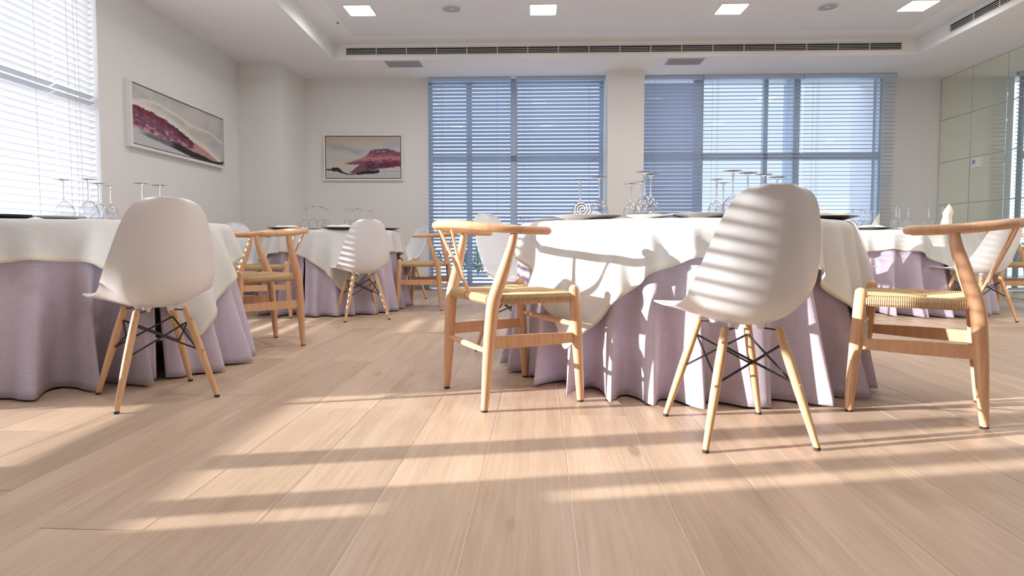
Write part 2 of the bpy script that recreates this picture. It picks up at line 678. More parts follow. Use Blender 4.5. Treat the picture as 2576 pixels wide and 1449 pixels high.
# rear wall behind the camera, with an unseen opening added for fill light
m = MB()
ox0, ox1, oz0, oz1 = 0.2, 2.2, 1.1, 2.0
m.prism([(XL - T, YF - 0.25), (ox0, YF - 0.25), (ox0, YF), (XL - T, YF)], 0, 3.2)
m.prism([(ox1, YF - 0.25), (6.0, YF - 0.25), (6.0, YF), (ox1, YF)], 0, 3.2)
m.prism([(ox0, YF - 0.25), (ox1, YF - 0.25), (ox1, YF), (ox0, YF)], oz1, 3.2)
m.prism([(ox0, YF - 0.25), (ox1, YF - 0.25), (ox1, YF), (ox0, YF)], 0, oz0)
part('wall_rear', m, M['wall'], kind='structure')

# ceiling: soffit ring, tray faces, roof slab
tray = [(-2.10, -1.2), (4.05, -1.2), (4.60, 6.87), (-2.08, 7.08)]
outer = [(XL - T, YF - 0.2), (6.0, YF - 0.2), (6.0, 8.2), (XL - T, 8.2)]
ZT = 2.94
m = MB()
v = [(p[0], p[1], ZC) for p in outer] + [(p[0], p[1], ZC) for p in tray] + [(p[0], p[1], ZT) for p in tray]
f = [(i, (i + 1) % 4, 4 + (i + 1) % 4, 4 + i) for i in range(4)]
f += [(4 + i, 4 + (i + 1) % 4, 8 + (i + 1) % 4, 8 + i) for i in range(4)]
f += [(8, 9, 10, 11)]
m.add(v, f)
v = [(p[0], p[1], 3.2) for p in outer]
o4 = len(m.v)
m.v += v
m.f += [(o4, o4 + 1, o4 + 2, o4 + 3)] + [(i, (i + 1) % 4, o4 + (i + 1) % 4, o4 + i) for i in range(4)]
m.mi += [0] * 5
ceiling = part('ceiling', m, M['ceiling'], kind='structure')
b = 0.30
pt = [(-2.10 + b, -1.2 + b), (4.05 - b, -1.2 + b), (4.60 - b, 6.87 - b), (-2.08 + b, 7.08 - b)]
o = part('perforated_panel', MB().prism([(p[0], p[1]) for p in pt], ZT - 0.006, ZT - 0.001), M['perf'], ceiling, label='finely perforated ceiling field')

# baseboards
part('baseboard_back', MB().box(-2.69, -1.10, YB - 0.014, YB, 0, 0.09), M['baseb'], kind='structure')
part('baseboard_left', MB().box(XL, XL + 0.014, YJ, 7.18, 0, 0.09), M['baseb'], kind='structure')
part('baseboard_corner', MB().box(XL, -2.765, 7.166, 7.18, 0, 0.09), M['baseb'], kind='structure')
part('baseboard_right', MB().box(4.87, 5.59, YB - 0.014, YB, 0, 0.09), M['baseb'], kind='structure')


# ------------------------------------------------------------------ windows
def window(name, axis, u0, u1, at, z0, z1, mull, trans, wmat, depth=0.07, fwid=0.05, deep=(), bars=()):
    """axis 'x': runs along x with plane y=at(x); axis 'y': runs along y with plane x=at"""
    w = bpy.data.objects.new(name, None)
    C.objects.link(w)
    w['kind'] = 'structure'

    def slab(n, a, b, za, zb, d, mat):
        m = MB()
        if axis == 'x':
            m.prism([(a, at(a)), (b, at(b)), (b, at(b) + d), (a, at(a) + d)], za, zb)
        else:
            m.prism([(at, a), (at - d, a), (at - d, b), (at, b)], za, zb)
        return part(n, m, mat, w)
    fw = fwid
    slab('jamb', u0, u0 + fw, z0, z1, depth, wmat)
    slab('jamb', u1 - fw, u1, z0, z1, depth, wmat)
    slab('head', u0 + fw, u1 - fw, z1 - fw, z1, depth, wmat)
    slab('sill', u0 + fw, u1 - fw, z0, z0 + fw, depth, wmat)
    zz = [z0 + fw] + [e for t in trans for e in t] + [z1 - fw]
    for a, b in mull:
        slab('mullion', a, b, z0 + fw, z1 - fw, 0.30 if (a, b) in deep else depth, wmat)
    for t in trans:
        slab('transom', u0 + fw, u1 - fw, t[0], t[1], depth * 0.8, wmat)
    for a, b, za, zb in bars:
        slab('sash_bar', a, b, za, zb, depth * 0.8, wmat)
    uu = [u0 + fw] + [e for t in mull for e in t] + [u1 - fw]
    for i in range(0, len(uu), 2):
        for j in range(0, len(zz), 2):
            p = slab('pane', uu[i], uu[i + 1], zz[j], zz[j + 1], 0.006, M['pane'])
            if axis == 'x':
                p.location.y = 0.03
            else:
                p.location.x = -0.03
    return w


window('window_1', 'x', -1.10, 1.195, lambda x: yblind(x) + 0.10, 0.02, ZC - 0.006, [(-0.60, -0.53), (-0.02, 0.07)], [(1.69, 1.77)], M['frame'])
window('window_2', 'x', 1.64, 4.74, lambda x: yblind(x) + 0.08, 0.02, ZC - 0.006, [(2.36, 2.48), (3.25, 3.305), (3.63, 3.71)], [(1.70, 1.78)], M['frame'], fwid=0.03, deep=((3.63, 3.71),))
window('window_3', 'y', YN, YJ, XL - 0.14, 0.02, ZW, [(0.99, 1.08), (1.29, 1.40), (2.27, 2.35), (3.10, 3.16)], [(0.43, 0.54), (1.70, 1.78)], M['framew'], fwid=0.025, bars=((0.915, 0.99, 0.67, 0.76),))


# ------------------------------------------------------------------ venetian blinds
SLAT_W, PITCH = 0.05, 0.0483


def slat_mesh(ln, mat):
    m = MB()
    k = 4
    v, f = [], []
    for x in (0.0, ln):
        for i in range(k + 1):
            q = -1 + 2 * i / k
            v.append((x, q * SLAT_W / 2, 0.0028 * (1 - q * q) + 0.0005))
        for i in range(k, -1, -1):
            q = -1 + 2 * i / k
            v.append((x, q * SLAT_W / 2, 0.0028 * (1 - q * q) - 0.0005))
    n = 2 * (k + 1)
    for i in range(n):
        f.append((i, (i + 1) % n, n + (i + 1) % n, n + i))
    f += [tuple(range(n))[::-1], tuple(range(n, 2 * n))]
    m.add(v, f)
    return m.mesh('slat', mat, True, 50)


def blind(p0, p1, tilt, mat, label, zt=ZC - 0.05, zb=0.05, seed=1, stack=0):
    """local x along the blind, local -y towards the room"""
    d = Vector((p1[0] - p0[0], p1[1] - p0[1], 0))
    ln = d.length
    ang = math.atan2(d.y, d.x)
    t = thing('venetian_blind', label, 'blind', (p0[0], p0[1], 0), ang, 'white venetian blinds over the windows')
    part('headrail', MB().box(0, ln, -0.028, 0.028, zt, zt + 0.045), mat, t)
    part('bottom_rail', MB().box(0, ln, -0.026, 0.026, zb - 0.022, zb), mat, t)
    me = slat_mesh(ln, mat)
    rnd = random.Random(seed)
    for i in range(stack):      # gathered slats on the bottom rail of a half-raised blind
        o = link('slat', me, t)
        o.location = (0, 0, zb + 0.003 + i * 0.0034)
    z0 = zb + stack * 0.0034 + 0.035
    n = int((zt - z0) / PITCH)
    for i in range(n):
        o = link('slat', me, t)
        o.location = (0, 0, z0 + i * PITCH)
        # inner edge (local -y) raised by tilt
        o.rotation_euler = (-R(tilt + rnd.uniform(-1.0, 1.0)), 0, R(rnd.uniform(-0.03, 0.03)))
    for x in ([0.18, ln - 0.18] if ln < 1.3 else [0.18, ln / 2, ln - 0.18]):
        for y in (-0.027, 0.027):
            part('ladder_cord', MB().box(x - 0.0012, x + 0.0012, y - 0.001, y + 0.001, zb, zt), mat, t)
    part('pull_cord', MB().tube([(0.10, -0.034, zt), (0.10, -0.034, 0.9)], 0.002, 6), mat, t)
    return t


def bx(a, b):
    return (a, yblind(a)), (b, yblind(b))


blind(*bx(-1.09, -0.015), 30, M['slat_sky'], 'white venetian blind beside the small painting, wider slat gaps', seed=1)
blind(*bx(0.055, 1.18), 30, M['slat_sky'], 'white venetian blind hanging against the near side of the white pillar', seed=2)
blind(*bx(1.66, 2.44), 51, M['slat_sky'], 'narrow dim blind, slats nearly shut, just past the white pillar', seed=3)
blind(*bx(2.455, 3.70), 3, M['slat_sky_pale'], 'bright open-slatted blind in the middle of the window past the pillar', seed=4)
blind(*bx(3.715, 4.86), 3, M['slat_sky_pale'], 'bright open-slatted blind nearest the mirrored wall', seed=5)
XB = XL - 0.04
blind((XB, 4.355), (XB, 4.755), 26, M['slat'], 'narrow glowing blind strip next to the long painting', seed=6, zt=ZW - 0.05)
blind((XB, 2.33), (XB, 4.34), 26, M['slat'], 'wide glowing sunlit blind behind the nearest shaded table', seed=7, zt=ZW - 0.05)
blind((XB, 1.36), (XB, 2.315), 26, M['slat'], 'sunlit blind beside the camera, raised high above the sunny floor', seed=8, zt=ZW - 0.05, zb=1.74, stack=30)
blind((XB, 0.92), (XB, 1.345), 26, M['slat'], 'narrow sunlit blind beside the camera, half raised above the sunny floor', seed=9, zt=ZW - 0.05, zb=1.22, stack=22)

# ------------------------------------------------------------------ ceiling fittings
def ceil_rot():
    return -R(2.0)


def downlight(x, y, label):
    t = thing('downlight', label, 'ceiling light', (x, y, ZT), ceil_rot(), 'square recessed downlights')
    m = MB()
    s, w = 0.135, 0.012
    m.box(-s, s, -s, -s + w, -0.012, 0.0)
    m.box(-s, s, s - w, s, -0.012, 0.0)
    m.box(-s, -s + w, -s + w, s - w, -0.012, 0.0)
    m.box(s - w, s, -s + w, s - w, -0.012, 0.0)
    part('trim_frame', m, M['vent'], t)
    part('diffuser', MB().box(-s + w, s - w, -s + w, s - w, -0.016, -0.004), M['lamp'], t, label='glowing white diffuser')
    ld = bpy.data.lights.new('downlight_lamp', 'AREA')
    ld.shape = 'SQUARE'
    ld.size = 0.22
    ld.energy = LAMP_W
    ld.spread = R(168)
    ld.color = (1.0, 0.985, 0.97)
    lo = bpy.data.objects.new('downlight_lamp', ld)
    C.objects.link(lo)
    lo.parent = t
    lo.location = (0, 0, -0.022)
    return t


for x, y, lb in ((-1.507, 6.02, 'glowing square downlight nearest the left tray edge'),
                 (0.308, 6.00, 'glowing square downlight above the pair of blinds'),
                 (2.16, 5.98, 'glowing square downlight above the pillar and narrow dim blind'),
                 (3.94, 5.90, 'glowing square downlight nearest the right wall grille')):
    downlight(x, y, lb)
for y, row in ((3.9, 'over the largest table'), (1.8, 'just above the camera')):
    for x, col in ((-1.4, 'nearest the glowing blinds'), (0.4, 'second from the glowing blinds'), (2.2, 'second from the mirrored wall'), (3.7, 'nearest the mirrored wall')):
        downlight(x, y, 'downlight in the row ' + row + ', ' + col)


def speaker(x, y, label):
    t = thing('ceiling_speaker', label, 'speaker', (x, y, ZT - 0.006), 0, 'round ceiling speakers')
    part('trim_ring', MB().lathe([(0.088, 0), (0.088, -0.006), (0.098, -0.006), (0.098, 0)], 32, closed=True), M['vent'], t, True)
    part('grille', MB().lathe([(0.0, -0.003), (0.088, -0.003), (0.088, 0.0)], 32), M['grille'], t)
    part('hub', MB().lathe([(0.016, -0.003), (0.014, -0.007), (0.0, -0.008)], 16), M['vent'], t)
    return t


speaker(-0.595, 5.98, 'round grey ceiling speaker between the two downlights over the blinds')
speaker(3.08, 5.93, 'round grey ceiling speaker between the downlights near the right grille')
m = MB().lathe([(0.018, 0), (0.018, -0.006), (0.008, -0.009), (0.008, -0.012), (0.014, -0.014), (0.0, -0.016)], 14)
o = part('sprinkler_head', m, M['grille'], None, True)
o.location = (-1.83, 6.37, ZT)
tag(o, 'tiny grey sprinkler head beside the leftmost glowing downlight', 'sprinkler')


def access_panel(x, y, label):
    t = thing('access_panel', label, 'ceiling panel', (x, y, ZC), -R(2), 'grey soffit access panels')
    part('panel', bevel_box(-0.21, 0.21, -0.12, 0.12, -0.006, 0.0, 0.002), M['grille'], t)
    m = MB()
    for a in range(9):
        y0 = -0.10 + a * 0.025
        m.box(-0.19, 0.19, y0 - 0.002, y0 + 0.002, -0.009, -0.006)
    part('louvre', m, M['grille'], t, kind='stuff')
    return t


access_panel(-1.29, 7.23, 'grey soffit panel above the small painting')
access_panel(2.03, 7.13, 'grey soffit panel in front of the white pillar')


def linear_grille(p0, p1, zc, label, n):
    """slot diffuser on a vertical tray face; local x along it, local -y out of the face"""
    d = Vector((p1[0] - p0[0], p1[1] - p0[1], 0))
    ln = d.length
    t = thing('linear_vent', label, 'air vent', (p0[0], p0[1], zc), math.atan2(d.y, d.x))
    h = 0.036
    part('backing', MB().box(0, ln, -0.003, 0.0, -h, h), M['dark'], t)
    m = MB()
    m.box(0, ln, -0.012, 0, h, h + 0.008)
    m.box(0, ln, -0.012, 0, -h - 0.008, -h)
    m.box(-0.008, 0, -0.012, 0, -h - 0.008, h + 0.008)
    m.box(ln, ln + 0.008, -0.012, 0, -h - 0.008, h + 0.008)
    part('rim_frame', m, M['vent'], t)
    me = MB().box(0, ln, -0.0105, -0.004, -0.0022, 0.0022).mesh('blade', M['vent'])
    for k in range(3):
        o = link('blade', me, t)
        o.location = (0, 0, -h + 2 * h * (k + 1) / 4)
        o.rotation_euler = (R(20), 0, 0)
    me = MB().box(-0.004, 0.004, -0.0115, -0.003, -h, h).mesh('divider', M['vent'])
    for k in range(1, n):
        o = link('divider', me, t)
        o.location = (ln * k / n, 0, 0)
    return t


def on(pa, pb, s):
    return (pa[0] + (pb[0] - pa[0]) * s, pa[1] + (pb[1] - pa[1]) * s)


linear_grille(on(tray[3], tray[2], 0.022), on(tray[3], tray[2], 0.972), 2.855, 'long white slot air vent on the back face of the ceiling tray', 18)
linear_grille(on(tray[2], tray[1], 0.07), on(tray[2], tray[1], 0.75), 2.855, 'white slot air vent on the tray face above the mirrored wall', 16)

# ------------------------------------------------------------------ mirrored wall
for ci in range(8):
    for ri in range(5):
        z0 = 0.02 + ri * 0.548
        y1 = 7.88 - ci * 0.563
        y0 = y1 - 0.563
        g = 0.0035
        m = bevel_box(0, 0.008, y0 + g, y1 - g, z0 + g, z0 + 0.548 - g, 0.0025)
        o = part('mirror_panel', m, M['mirror'], wall_right)
        me = o.data
        for v in me.vertices:
            v.co.x += xr(v.co.y)
t = thing('wall_thermostat', 'small white thermostat with grey display on the mirrored wall', 'thermostat', (xr(7.19), 7.19, 1.585), 0)
part('housing', bevel_box(-0.032, 0, -0.05, 0.05, -0.06, 0.06, 0.004), M['plastic'], t)
part('display', MB().box(-0.034, -0.031, -0.012, 0.036, -0.012, 0.032), M['lcd'], t, label='grey display')


# ------------------------------------------------------------------ paintings
def vnoise(x, y, seed):
    xi, yi = np.floor(x).astype(int), np.floor(y).astype(int)
    fx, fy = x - xi, y - yi
    fx, fy = fx * fx * (3 - 2 * fx), fy * fy * (3 - 2 * fy)

    def h(a, b):
        n = np.sin(a * 127.1 + b * 311.7 + seed * 74.7) * 43758.5453
        return n - np.floor(n)
    return (h(xi, yi) * (1 - fx) + h(xi + 1, yi) * fx) * (1 - fy) + (h(xi, yi + 1) * (1 - fx) + h(xi + 1, yi + 1) * fx) * fy


def fbm(x, y, seed, o=4):
    s, a = 0, 0.5
    for k in range(o):
        s = s + a * vnoise(x * 2 ** k, y * 2 ** k, seed + k)
        a *= 0.5
    return s


def sm(a, b, x):
    t = np.clip((x - a) / (b - a), 0, 1)
    return t * t * (3 - 2 * t)


def srgb(c):
    c = np.array(c, float) / 255.0
    return np.where(c <= 0.04045, c / 12.92, ((c + 0.055) / 1.055) ** 2.4)


def lay(col, rgb, mask):
    return col * (1 - mask[..., None]) + np.asarray(rgb) * mask[..., None]


def curve(u, pts):
    return np.interp(u, [p[0] for p in pts], [p[1] for p in pts])


def paint_long(u, v):
    """u 0..1 along, v 0 bottom..1 top"""
    n1 = fbm(u * 9, v * 5, 1) - 0.45
    n2 = fbm(u * 30 - v * 8, v * 26 + u * 12, 7) - 0.45
    n3 = fbm(u * 70, v * 40, 15) - 0.45
    col = np.ones(u.shape + (3,)) * srgb((200, 194, 186))
    col = lay(col, srgb((178, 178, 180)), sm(-0.1, 0.25, n1))
    col = lay(col, srgb((188, 178, 158)), sm(0.0, 0.3, fbm(u * 5 + 3, v * 4, 21) - 0.5) * 0.7)
    cr = curve(u, [(0, 0.70), (0.2, 0.80), (0.4, 0.74), (0.6, 0.62), (0.8, 0.60), (1, 0.45)]) + n1 * 0.1
    col = lay(col, srgb((232, 224, 214)), np.exp(-((v - cr) / 0.03) ** 2) * 0.7)
    top = curve(u, [(0, 0.66), (0.12, 0.64), (0.3, 0.58), (0.45, 0.46), (0.6, 0.33), (0.8, 0.20), (0.95, 0.02), (1, -0.05)])
    col = lay(col, srgb((228, 220, 208)), sm(0.14, 0.02, v - top - n1 * 0.15) * 0.85)
    bot = curve(u, [(0, 0.27), (0.2, 0.22), (0.4, 0.18), (0.6, 0.10), (0.8, 0.05), (1, 0.0)])
    e = n2 * 0.07 + n3 * 0.05
    body = sm(0.0, 0.02, top - v + e) * sm(-0.01, 0.02, v - bot + e)
    mau = srgb((122, 72, 94)) * (1 + 1.3 * n2[..., None])
    mau = lay(mau, srgb((196, 150, 165)), sm(0.05, 0.3, n2 + (0.33 - v + (0.3 - u) * 0.25)))
    mau = lay(mau, srgb((196, 146, 140)), sm(0.60, 0.63, u + n3 * 0.03) * 0.8)
    col = col * (1 - body[..., None]) + mau * body[..., None]
    ridge = body * sm(0.17, 0.05, top - v + n2 * 0.12) * sm(0.62, 0.58, u)
    col = lay(col, srgb((104, 18, 42)) * (1 + 1.5 * n3[..., None]), ridge * 0.9)
    dk = body * sm(0.12, 0.02, top - v + n2 * 0.2) * sm(0.28, 0.40, u) * sm(0.62, 0.52, u)
    col = lay(col, srgb((48, 14, 26)), dk * 0.8)
    low = sm(0.02, -0.01, v - bot + e)
    col = lay(col, srgb((186, 188, 194)) * 0.95, low * 0.8)
    bandc = bot - 0.035 + n1 * 0.02
    w = curve(u, [(0, 0.02), (0.15, 0.04), (0.4, 0.065), (0.7, 0.06), (0.9, 0.035), (1, 0.03)])
    bandc = np.where(u > 0.88, bandc + (u - 0.88) * 0.75, bandc)
    bk = sm(1.15, 0.8, np.abs(v - bandc + n2 * 0.03) / w)
    col = lay(col, srgb((92, 90, 90)), bk * sm(0.02, 0.15, u) * 0.9)
    col = lay(col, srgb((22, 20, 22)), bk * sm(0.33, 0.42, u + n2 * 0.05))
    return np.clip(col, 0, 1)


def paint_small(u, v):
    n1 = fbm(u * 7, v * 9, 31) - 0.45
    n2 = fbm(u * 22, v * 40 - u * 10, 37) - 0.45
    n3 = fbm(u * 60, v * 50, 45) - 0.45
    col = np.ones(u.shape + (3,)) * srgb((196, 193, 192))
    col = lay(col, srgb((190, 172, 146)), sm(0.62, 0.95, v + n1 * 0.25 - u * 0.12) * 0.9)
    col = lay(col, srgb((160, 160, 168)), np.exp(-((v - 0.78 + u * 0.25 + n1 * 0.2) / 0.06) ** 2) * sm(0.65, 0.4, u) * 0.8)
    col = lay(col, srgb((168, 170, 178)), sm(0.7, 0.85, u) * np.exp(-((v - 0.83 + n1 * 0.1) / 0.1) ** 2) * 0.7)
    col = lay(col, srgb((216, 178, 140)), np.exp(-((v - 0.43) / 0.03) ** 2) * sm(0.05, 0.15, u) * sm(0.45, 0.25, u) * 0.8)
    col = lay(col, srgb((202, 196, 176)), sm(0.38, 0.33, v) * sm(0.16, 0.2, v) * sm(0.55, 0.4, u) * 0.7)
    top = curve(u, [(0.24, 0.36), (0.34, 0.40), (0.45, 0.46), (0.55, 0.56), (0.60, 0.68), (0.70, 0.71), (0.85, 0.71), (1, 0.62)])
    bot = curve(u, [(0.24, 0.35), (0.30, 0.12), (0.45, 0.10), (0.6, 0.17), (0.75, 0.22), (1, 0.27)])
    mid_hi = curve(u, [(0.24, 0.36), (0.36, 0.33), (0.42, 0.335), (0.52, 0.36)])
    mid_lo = curve(u, [(0.24, 0.08), (0.34, 0.15), (0.44, 0.30), (0.50, 0.36), (0.52, 0.36)])
    e = n2 * 0.05 + n3 * 0.04
    hole = sm(0.0, 0.015, mid_hi - v + e * 0.5) * sm(0.0, 0.015, v - mid_lo + e * 0.5) * sm(0.515, 0.49, u)
    body = sm(0.0, 0.015, top - v + e) * sm(0.0, 0.015, v - bot + e) * sm(0.24, 0.27, u) * (1 - hole)
    mau = srgb((124, 70, 96)) * (1 + 1.3 * n2[..., None])
    mau = lay(mau, srgb((206, 136, 140)), np.exp(-((v - 0.47 - n2 * 0.1) / 0.06) ** 2) * 0.8)
    mau = lay(mau, srgb((72, 22, 50)), sm(0.0, 0.25, n2 + 0.18 - np.abs(v - 0.30) * 1.5) * sm(0.5, 0.56, u))
    mau = lay(mau, srgb((112, 20, 48)), sm(0.76, 0.79, u) * sm(0.44, 0.41, v) * (0.6 + n2))
    mau = lay(mau, srgb((96, 40, 80)), sm(0.60, 0.66, v + n2 * 0.1) * 0.6)
    mau = lay(mau, srgb((214, 186, 172)), sm(0.12, 0.2, n3) * sm(0.6, 0.64, v) * 0.7)
    col = col * (1 - body[..., None]) + mau * body[..., None]
    col = lay(col, srgb((190, 190, 196)), sm(0.12, 0.10, v + e) * 0.5)
    lc = curve(u, [(0, 0.20), (0.08, 0.21), (0.16, 0.21), (0.22, 0.14), (0.30, 0.09), (0.40, 0.10), (0.50, 0.13), (0.62, 0.14), (0.72, 0.17)])
    lw = curve(u, [(0, 0.015), (0.07, 0.02), (0.09, 0.05), (0.17, 0.05), (0.22, 0.025), (0.32, 0.012), (0.41, 0.012), (0.44, 0.03), (0.6, 0.04), (0.71, 0.035), (0.72, 0.0), (1, 0.0)])
    bk = sm(1.1, 0.85, np.abs(v - lc + e * 0.5) / np.maximum(lw, 1e-4)) * sm(0.735, 0.715, u)
    col = lay(col, srgb((18, 16, 20)), bk)
    col = lay(col, srgb((120, 120, 128)), np.exp(-((v - 0.16 - n1 * 0.08) / 0.008) ** 2) * sm(0.74, 0.78, u) * 0.6)
    return np.clip(col, 0, 1)


def painting(label, w, h, d, fn, loc, rz, nx, ny):
    """local x along, local -y out of the wall, origin at lower left of the outer frame on the wall"""
    t = thing('framed_painting', label, 'painting', loc, rz)
    fw, gp = 0.022, 0.010
    m = MB()
    m.box(0, w, -d, 0, 0, fw)
    m.box(0, w, -d, 0, h - fw, h)
    m.box(0, fw, -d, 0, fw, h - fw)
    m.box(w - fw, w, -d, 0, fw, h - fw)
    part('frame', m, M['frameart'], t, label='white box frame')
    part('backing', MB().box(fw, w - fw, -d * 0.45, -0.004, fw, h - fw), M['gap'], t, label='dark shadow gap')
    x0, x1, z0, z1 = fw + gp, w - fw - gp, fw + gp, h - fw - gp
    us, vs = np.linspace(0, 1, nx), np.linspace(0, 1, ny)
    U, V = np.meshgrid(us, vs)
    col = fn(U, V).reshape(-1, 3)
    v = [(x0 + (x1 - x0) * u, -d * 0.86, z0 + (z1 - z0) * q) for q in vs for u in us]
    f = [(j * nx + i, j * nx + i + 1, (j + 1) * nx + i + 1, (j + 1) * nx + i) for j in range(ny - 1) for i in range(nx - 1)]
    # canvas edge down to the backing board
    k = len(v)
    v += [(x0, -d * 0.45, z0), (x1, -d * 0.45, z0), (x1, -d * 0.45, z1), (x0, -d * 0.45, z1)]
    c4 = [0, nx - 1, nx * ny - 1, nx * (ny - 1)]
    f += [(c4[i], c4[(i + 1) % 4], k + (i + 1) % 4, k + i) for i in range(4)]
    col = np.vstack([col, np.full((4, 3), 0.6)])
    me = bpy.data.meshes.new('canvas')
    me.from_pydata(v, [], f)
    me.materials.append(M['paint'])
    a = me.color_attributes.new('paint', 'FLOAT_COLOR', 'POINT')
    a.data.foreach_set('color', np.hstack([col, np.ones((len(col), 1))]).ravel())
    link('canvas', me, t)
    return t


painting('long abstract painting, wine-red slope over grey, on the wall by the glowing blinds', 1.65, 0.568, 0.055, paint_long,
         (XL, 5.08, 1.457), R(90), 330, 120)
painting('small abstract painting, mauve hill with black strokes, beside the window blinds', 1.04, 0.603, 0.04, paint_small,
         (-2.468, YB, 1.439), 0, 230, 130)


# ------------------------------------------------------------------ moulded shell chair
def shell_chair(label):
    t = thing('shell_chair', label, 'chair', (0, 0, 0), 0, 'white moulded shell chairs')
    st = [  # y, z, half width, edge lift
        (0.268, 0.412, 0.150, 0.000), (0.258, 0.424, 0.196, 0.003), (0.232, 0.431, 0.213, 0.005), (0.17, 0.420, 0.217, 0.016),
        (0.09, 0.402, 0.212, 0.034), (0.01, 0.390, 0.206, 0.056), (-0.065, 0.388, 0.202, 0.080), (-0.125, 0.398, 0.199, 0.098),
        (-0.170, 0.425, 0.198, 0.106), (-0.203, 0.475, 0.196, 0.100), (-0.224, 0.540, 0.189, 0.083), (-0.240, 0.610, 0.175, 0.064),
        (-0.253, 0.680, 0.158, 0.048), (-0.264, 0.740, 0.141, 0.037), (-0.272, 0.786, 0.122, 0.030), (-0.278, 0.814, 0.098, 0.026),
        (-0.282, 0.828, 0.062, 0.024)]
    S = catmull(st, 3)
    nv, nu = len(S), 25
    tan = np.gradient(S[:, :2], axis=0)
    tan /= np.linalg.norm(tan, axis=1)[:, None]
    # inside normal: seat -> up, back -> forward
    nrm = np.stack([tan[:, 1], -tan[:, 0]], 1)
    us = np.linspace(-1, 1, nu)
    us = np.sign(us) * np.abs(us) ** 0.9
    P = np.zeros((nv, nu, 3))
    for i in range(nv):
        for j, u in enumerate(us):
            au = abs(u)
            li = S[i, 3] * (au ** 2.3) 
            flare = 0.006 * max(0, au - 0.85) / 0.15
            cr = min(1.0, max(0.0, (i / (nv - 1) - 0.76) / 0.2)) * 0.016 * au ** 2
            P[i, j] = (u * (S[i, 2] + flare), S[i, 0] + nrm[i, 0] * li, S[i, 1] + nrm[i, 1] * li - cr)
    # normals for thickness
    du = np.gradient(P, axis=1)
    dv = np.gradient(P, axis=0)
    nn = np.cross(du, dv)
    nn /= np.linalg.norm(nn, axis=2)[..., None] + 1e-9
    Q = P + nn * 0.0052
    v = [tuple(p) for p in P.reshape(-1, 3)] + [tuple(p) for p in Q.reshape(-1, 3)]
    f = []
    o = nv * nu
    for i in range(nv - 1):
        for j in range(nu - 1):
            a, b, c, d = i * nu + j, i * nu + j + 1, (i + 1) * nu + j + 1, (i + 1) * nu + j
            f.append((a, b, c, d))
            f.append((o + d, o + c, o + b, o + a))
    rim = [j for j in range(nu)] + [i * nu + nu - 1 for i in range(1, nv)] + [(nv - 1) * nu + j for j in range(nu - 2, -1, -1)] + [i * nu for i in range(nv - 2, 0, -1)]
    for k in range(len(rim)):
        a, b = rim[k], rim[(k + 1) % len(rim)]
        f.append((b, a, o + a, o + b))
    part('shell', MB().add(v, f), M['shell'], t, True, 60)
    tops = [(-0.09, -0.115), (0.09, -0.115), (-0.09, 0.115), (0.09, 0.115)]
    feet = [(-0.18, -0.195), (0.18, -0.195), (-0.18, 0.195), (0.18, 0.195)]
    ZL = 0.372

    def at(k, s):   # s 0 foot .. 1 top
        return Vector((feet[k][0] + (tops[k][0] - feet[k][0]) * s, feet[k][1] + (tops[k][1] - feet[k][1]) * s, 0.008 + (ZL - 0.008) * s))
    for k in range(4):
        lg = part('leg', MB().tube([at(k, s) for s in (0, 0.15, 0.45, 0.7, 0.9, 1)], [0.0098, 0.0118, 0.0148, 0.0155, 0.0145, 0.013], 14, dome=(False, True)), M['maple'], t, True)
        part('foot_cap', MB().lathe([(0.0098, 0), (0.0106, 0.003), (0.0106, 0.010)], 12, (feet[k][0], feet[k][1], 0)), M['rubber'], lg)
        d = Vector((feet[k][0] / abs(feet[k][0]) * 0.4, feet[k][1] / abs(feet[k][1]), 0)).normalized()
        for s in (0.90, 0.53):
            c = at(k, s) + d * 0.0135
            part('bolt', MB().tube([c - d * 0.002, c + d * 0.003], 0.0048, 10), M['chrome'], lg)
        # bracket from the leg top inwards to the mount
        mt = Vector((tops[k][0] * 0.52, tops[k][1] * 0.72, 0.374))
        tp = at(k, 0.97)
        part('bracket', MB().tube([tp, tp + Vector((-tops[k][0] * 0.1, -tops[k][1] * 0.05, 0.010)), mt], [(0.009, 0.003)] * 3, 8), M['black'], t)
        part('shock_mount', MB().lathe([(0.012, -0.004), (0.015, 0.004), (0.022, 0.022)], 16, tuple(mt)), M['shell'], t, True)
    for a, b in ((0, 1), (1, 0), (1, 3), (3, 1), (3, 2), (2, 3), (2, 0), (0, 2)):
        ins = Vector((0, 0, 0))
        p, q = at(a, 0.87), at(b, 0.53)
        cc = Vector((-(p.x + q.x) * 0.07, -(p.y + q.y) * 0.07, 0))
        side = 0.004 if a < b else -0.002
        part('brace_rod', MB().tube([p + cc * 0.5, q + cc * (0.5 + side)], 0.0039, 8), M['black'], t, True)
    return t


def face(phi):
    return R(phi - 90)


chair0 = shell_chair('white shell chair seen from behind, sun-striped, in front of the largest table')
chair0.location = (0.772, 2.038, 0)
chair0.rotation_euler = (0, 0, face(93.5))
for x, y, ph, lb in (
        (-1.512, 2.513, 133, 'white shell chair seen from behind in shade, at the table by the glowing blinds'),
        (-1.270, 5.025, 117, 'white shell chair pulled up to the far table under the small painting'),
        (0.05, 3.57, -36, 'white shell chair behind the nearest sunlit wooden armchair, against the blinds'),
        (-2.42, 5.66, -22, 'white shell chair beneath the long painting, beyond two wooden armchairs'),
        (-1.23, 6.70, 218, 'white shell chair on the window side of the far table, facing the camera'),
        (2.845, 5.11, 50, 'white shell chair hidden behind the largest table except its seat lip'),
        (3.85, 4.93, 100.6, 'white shell chair at the mirror-side table, seen from behind'),
        (0.32, 5.45, 100, 'white shell chair with only its top showing over the largest table')):
    dup(chair0, (x, y, 0), face(ph), lb)


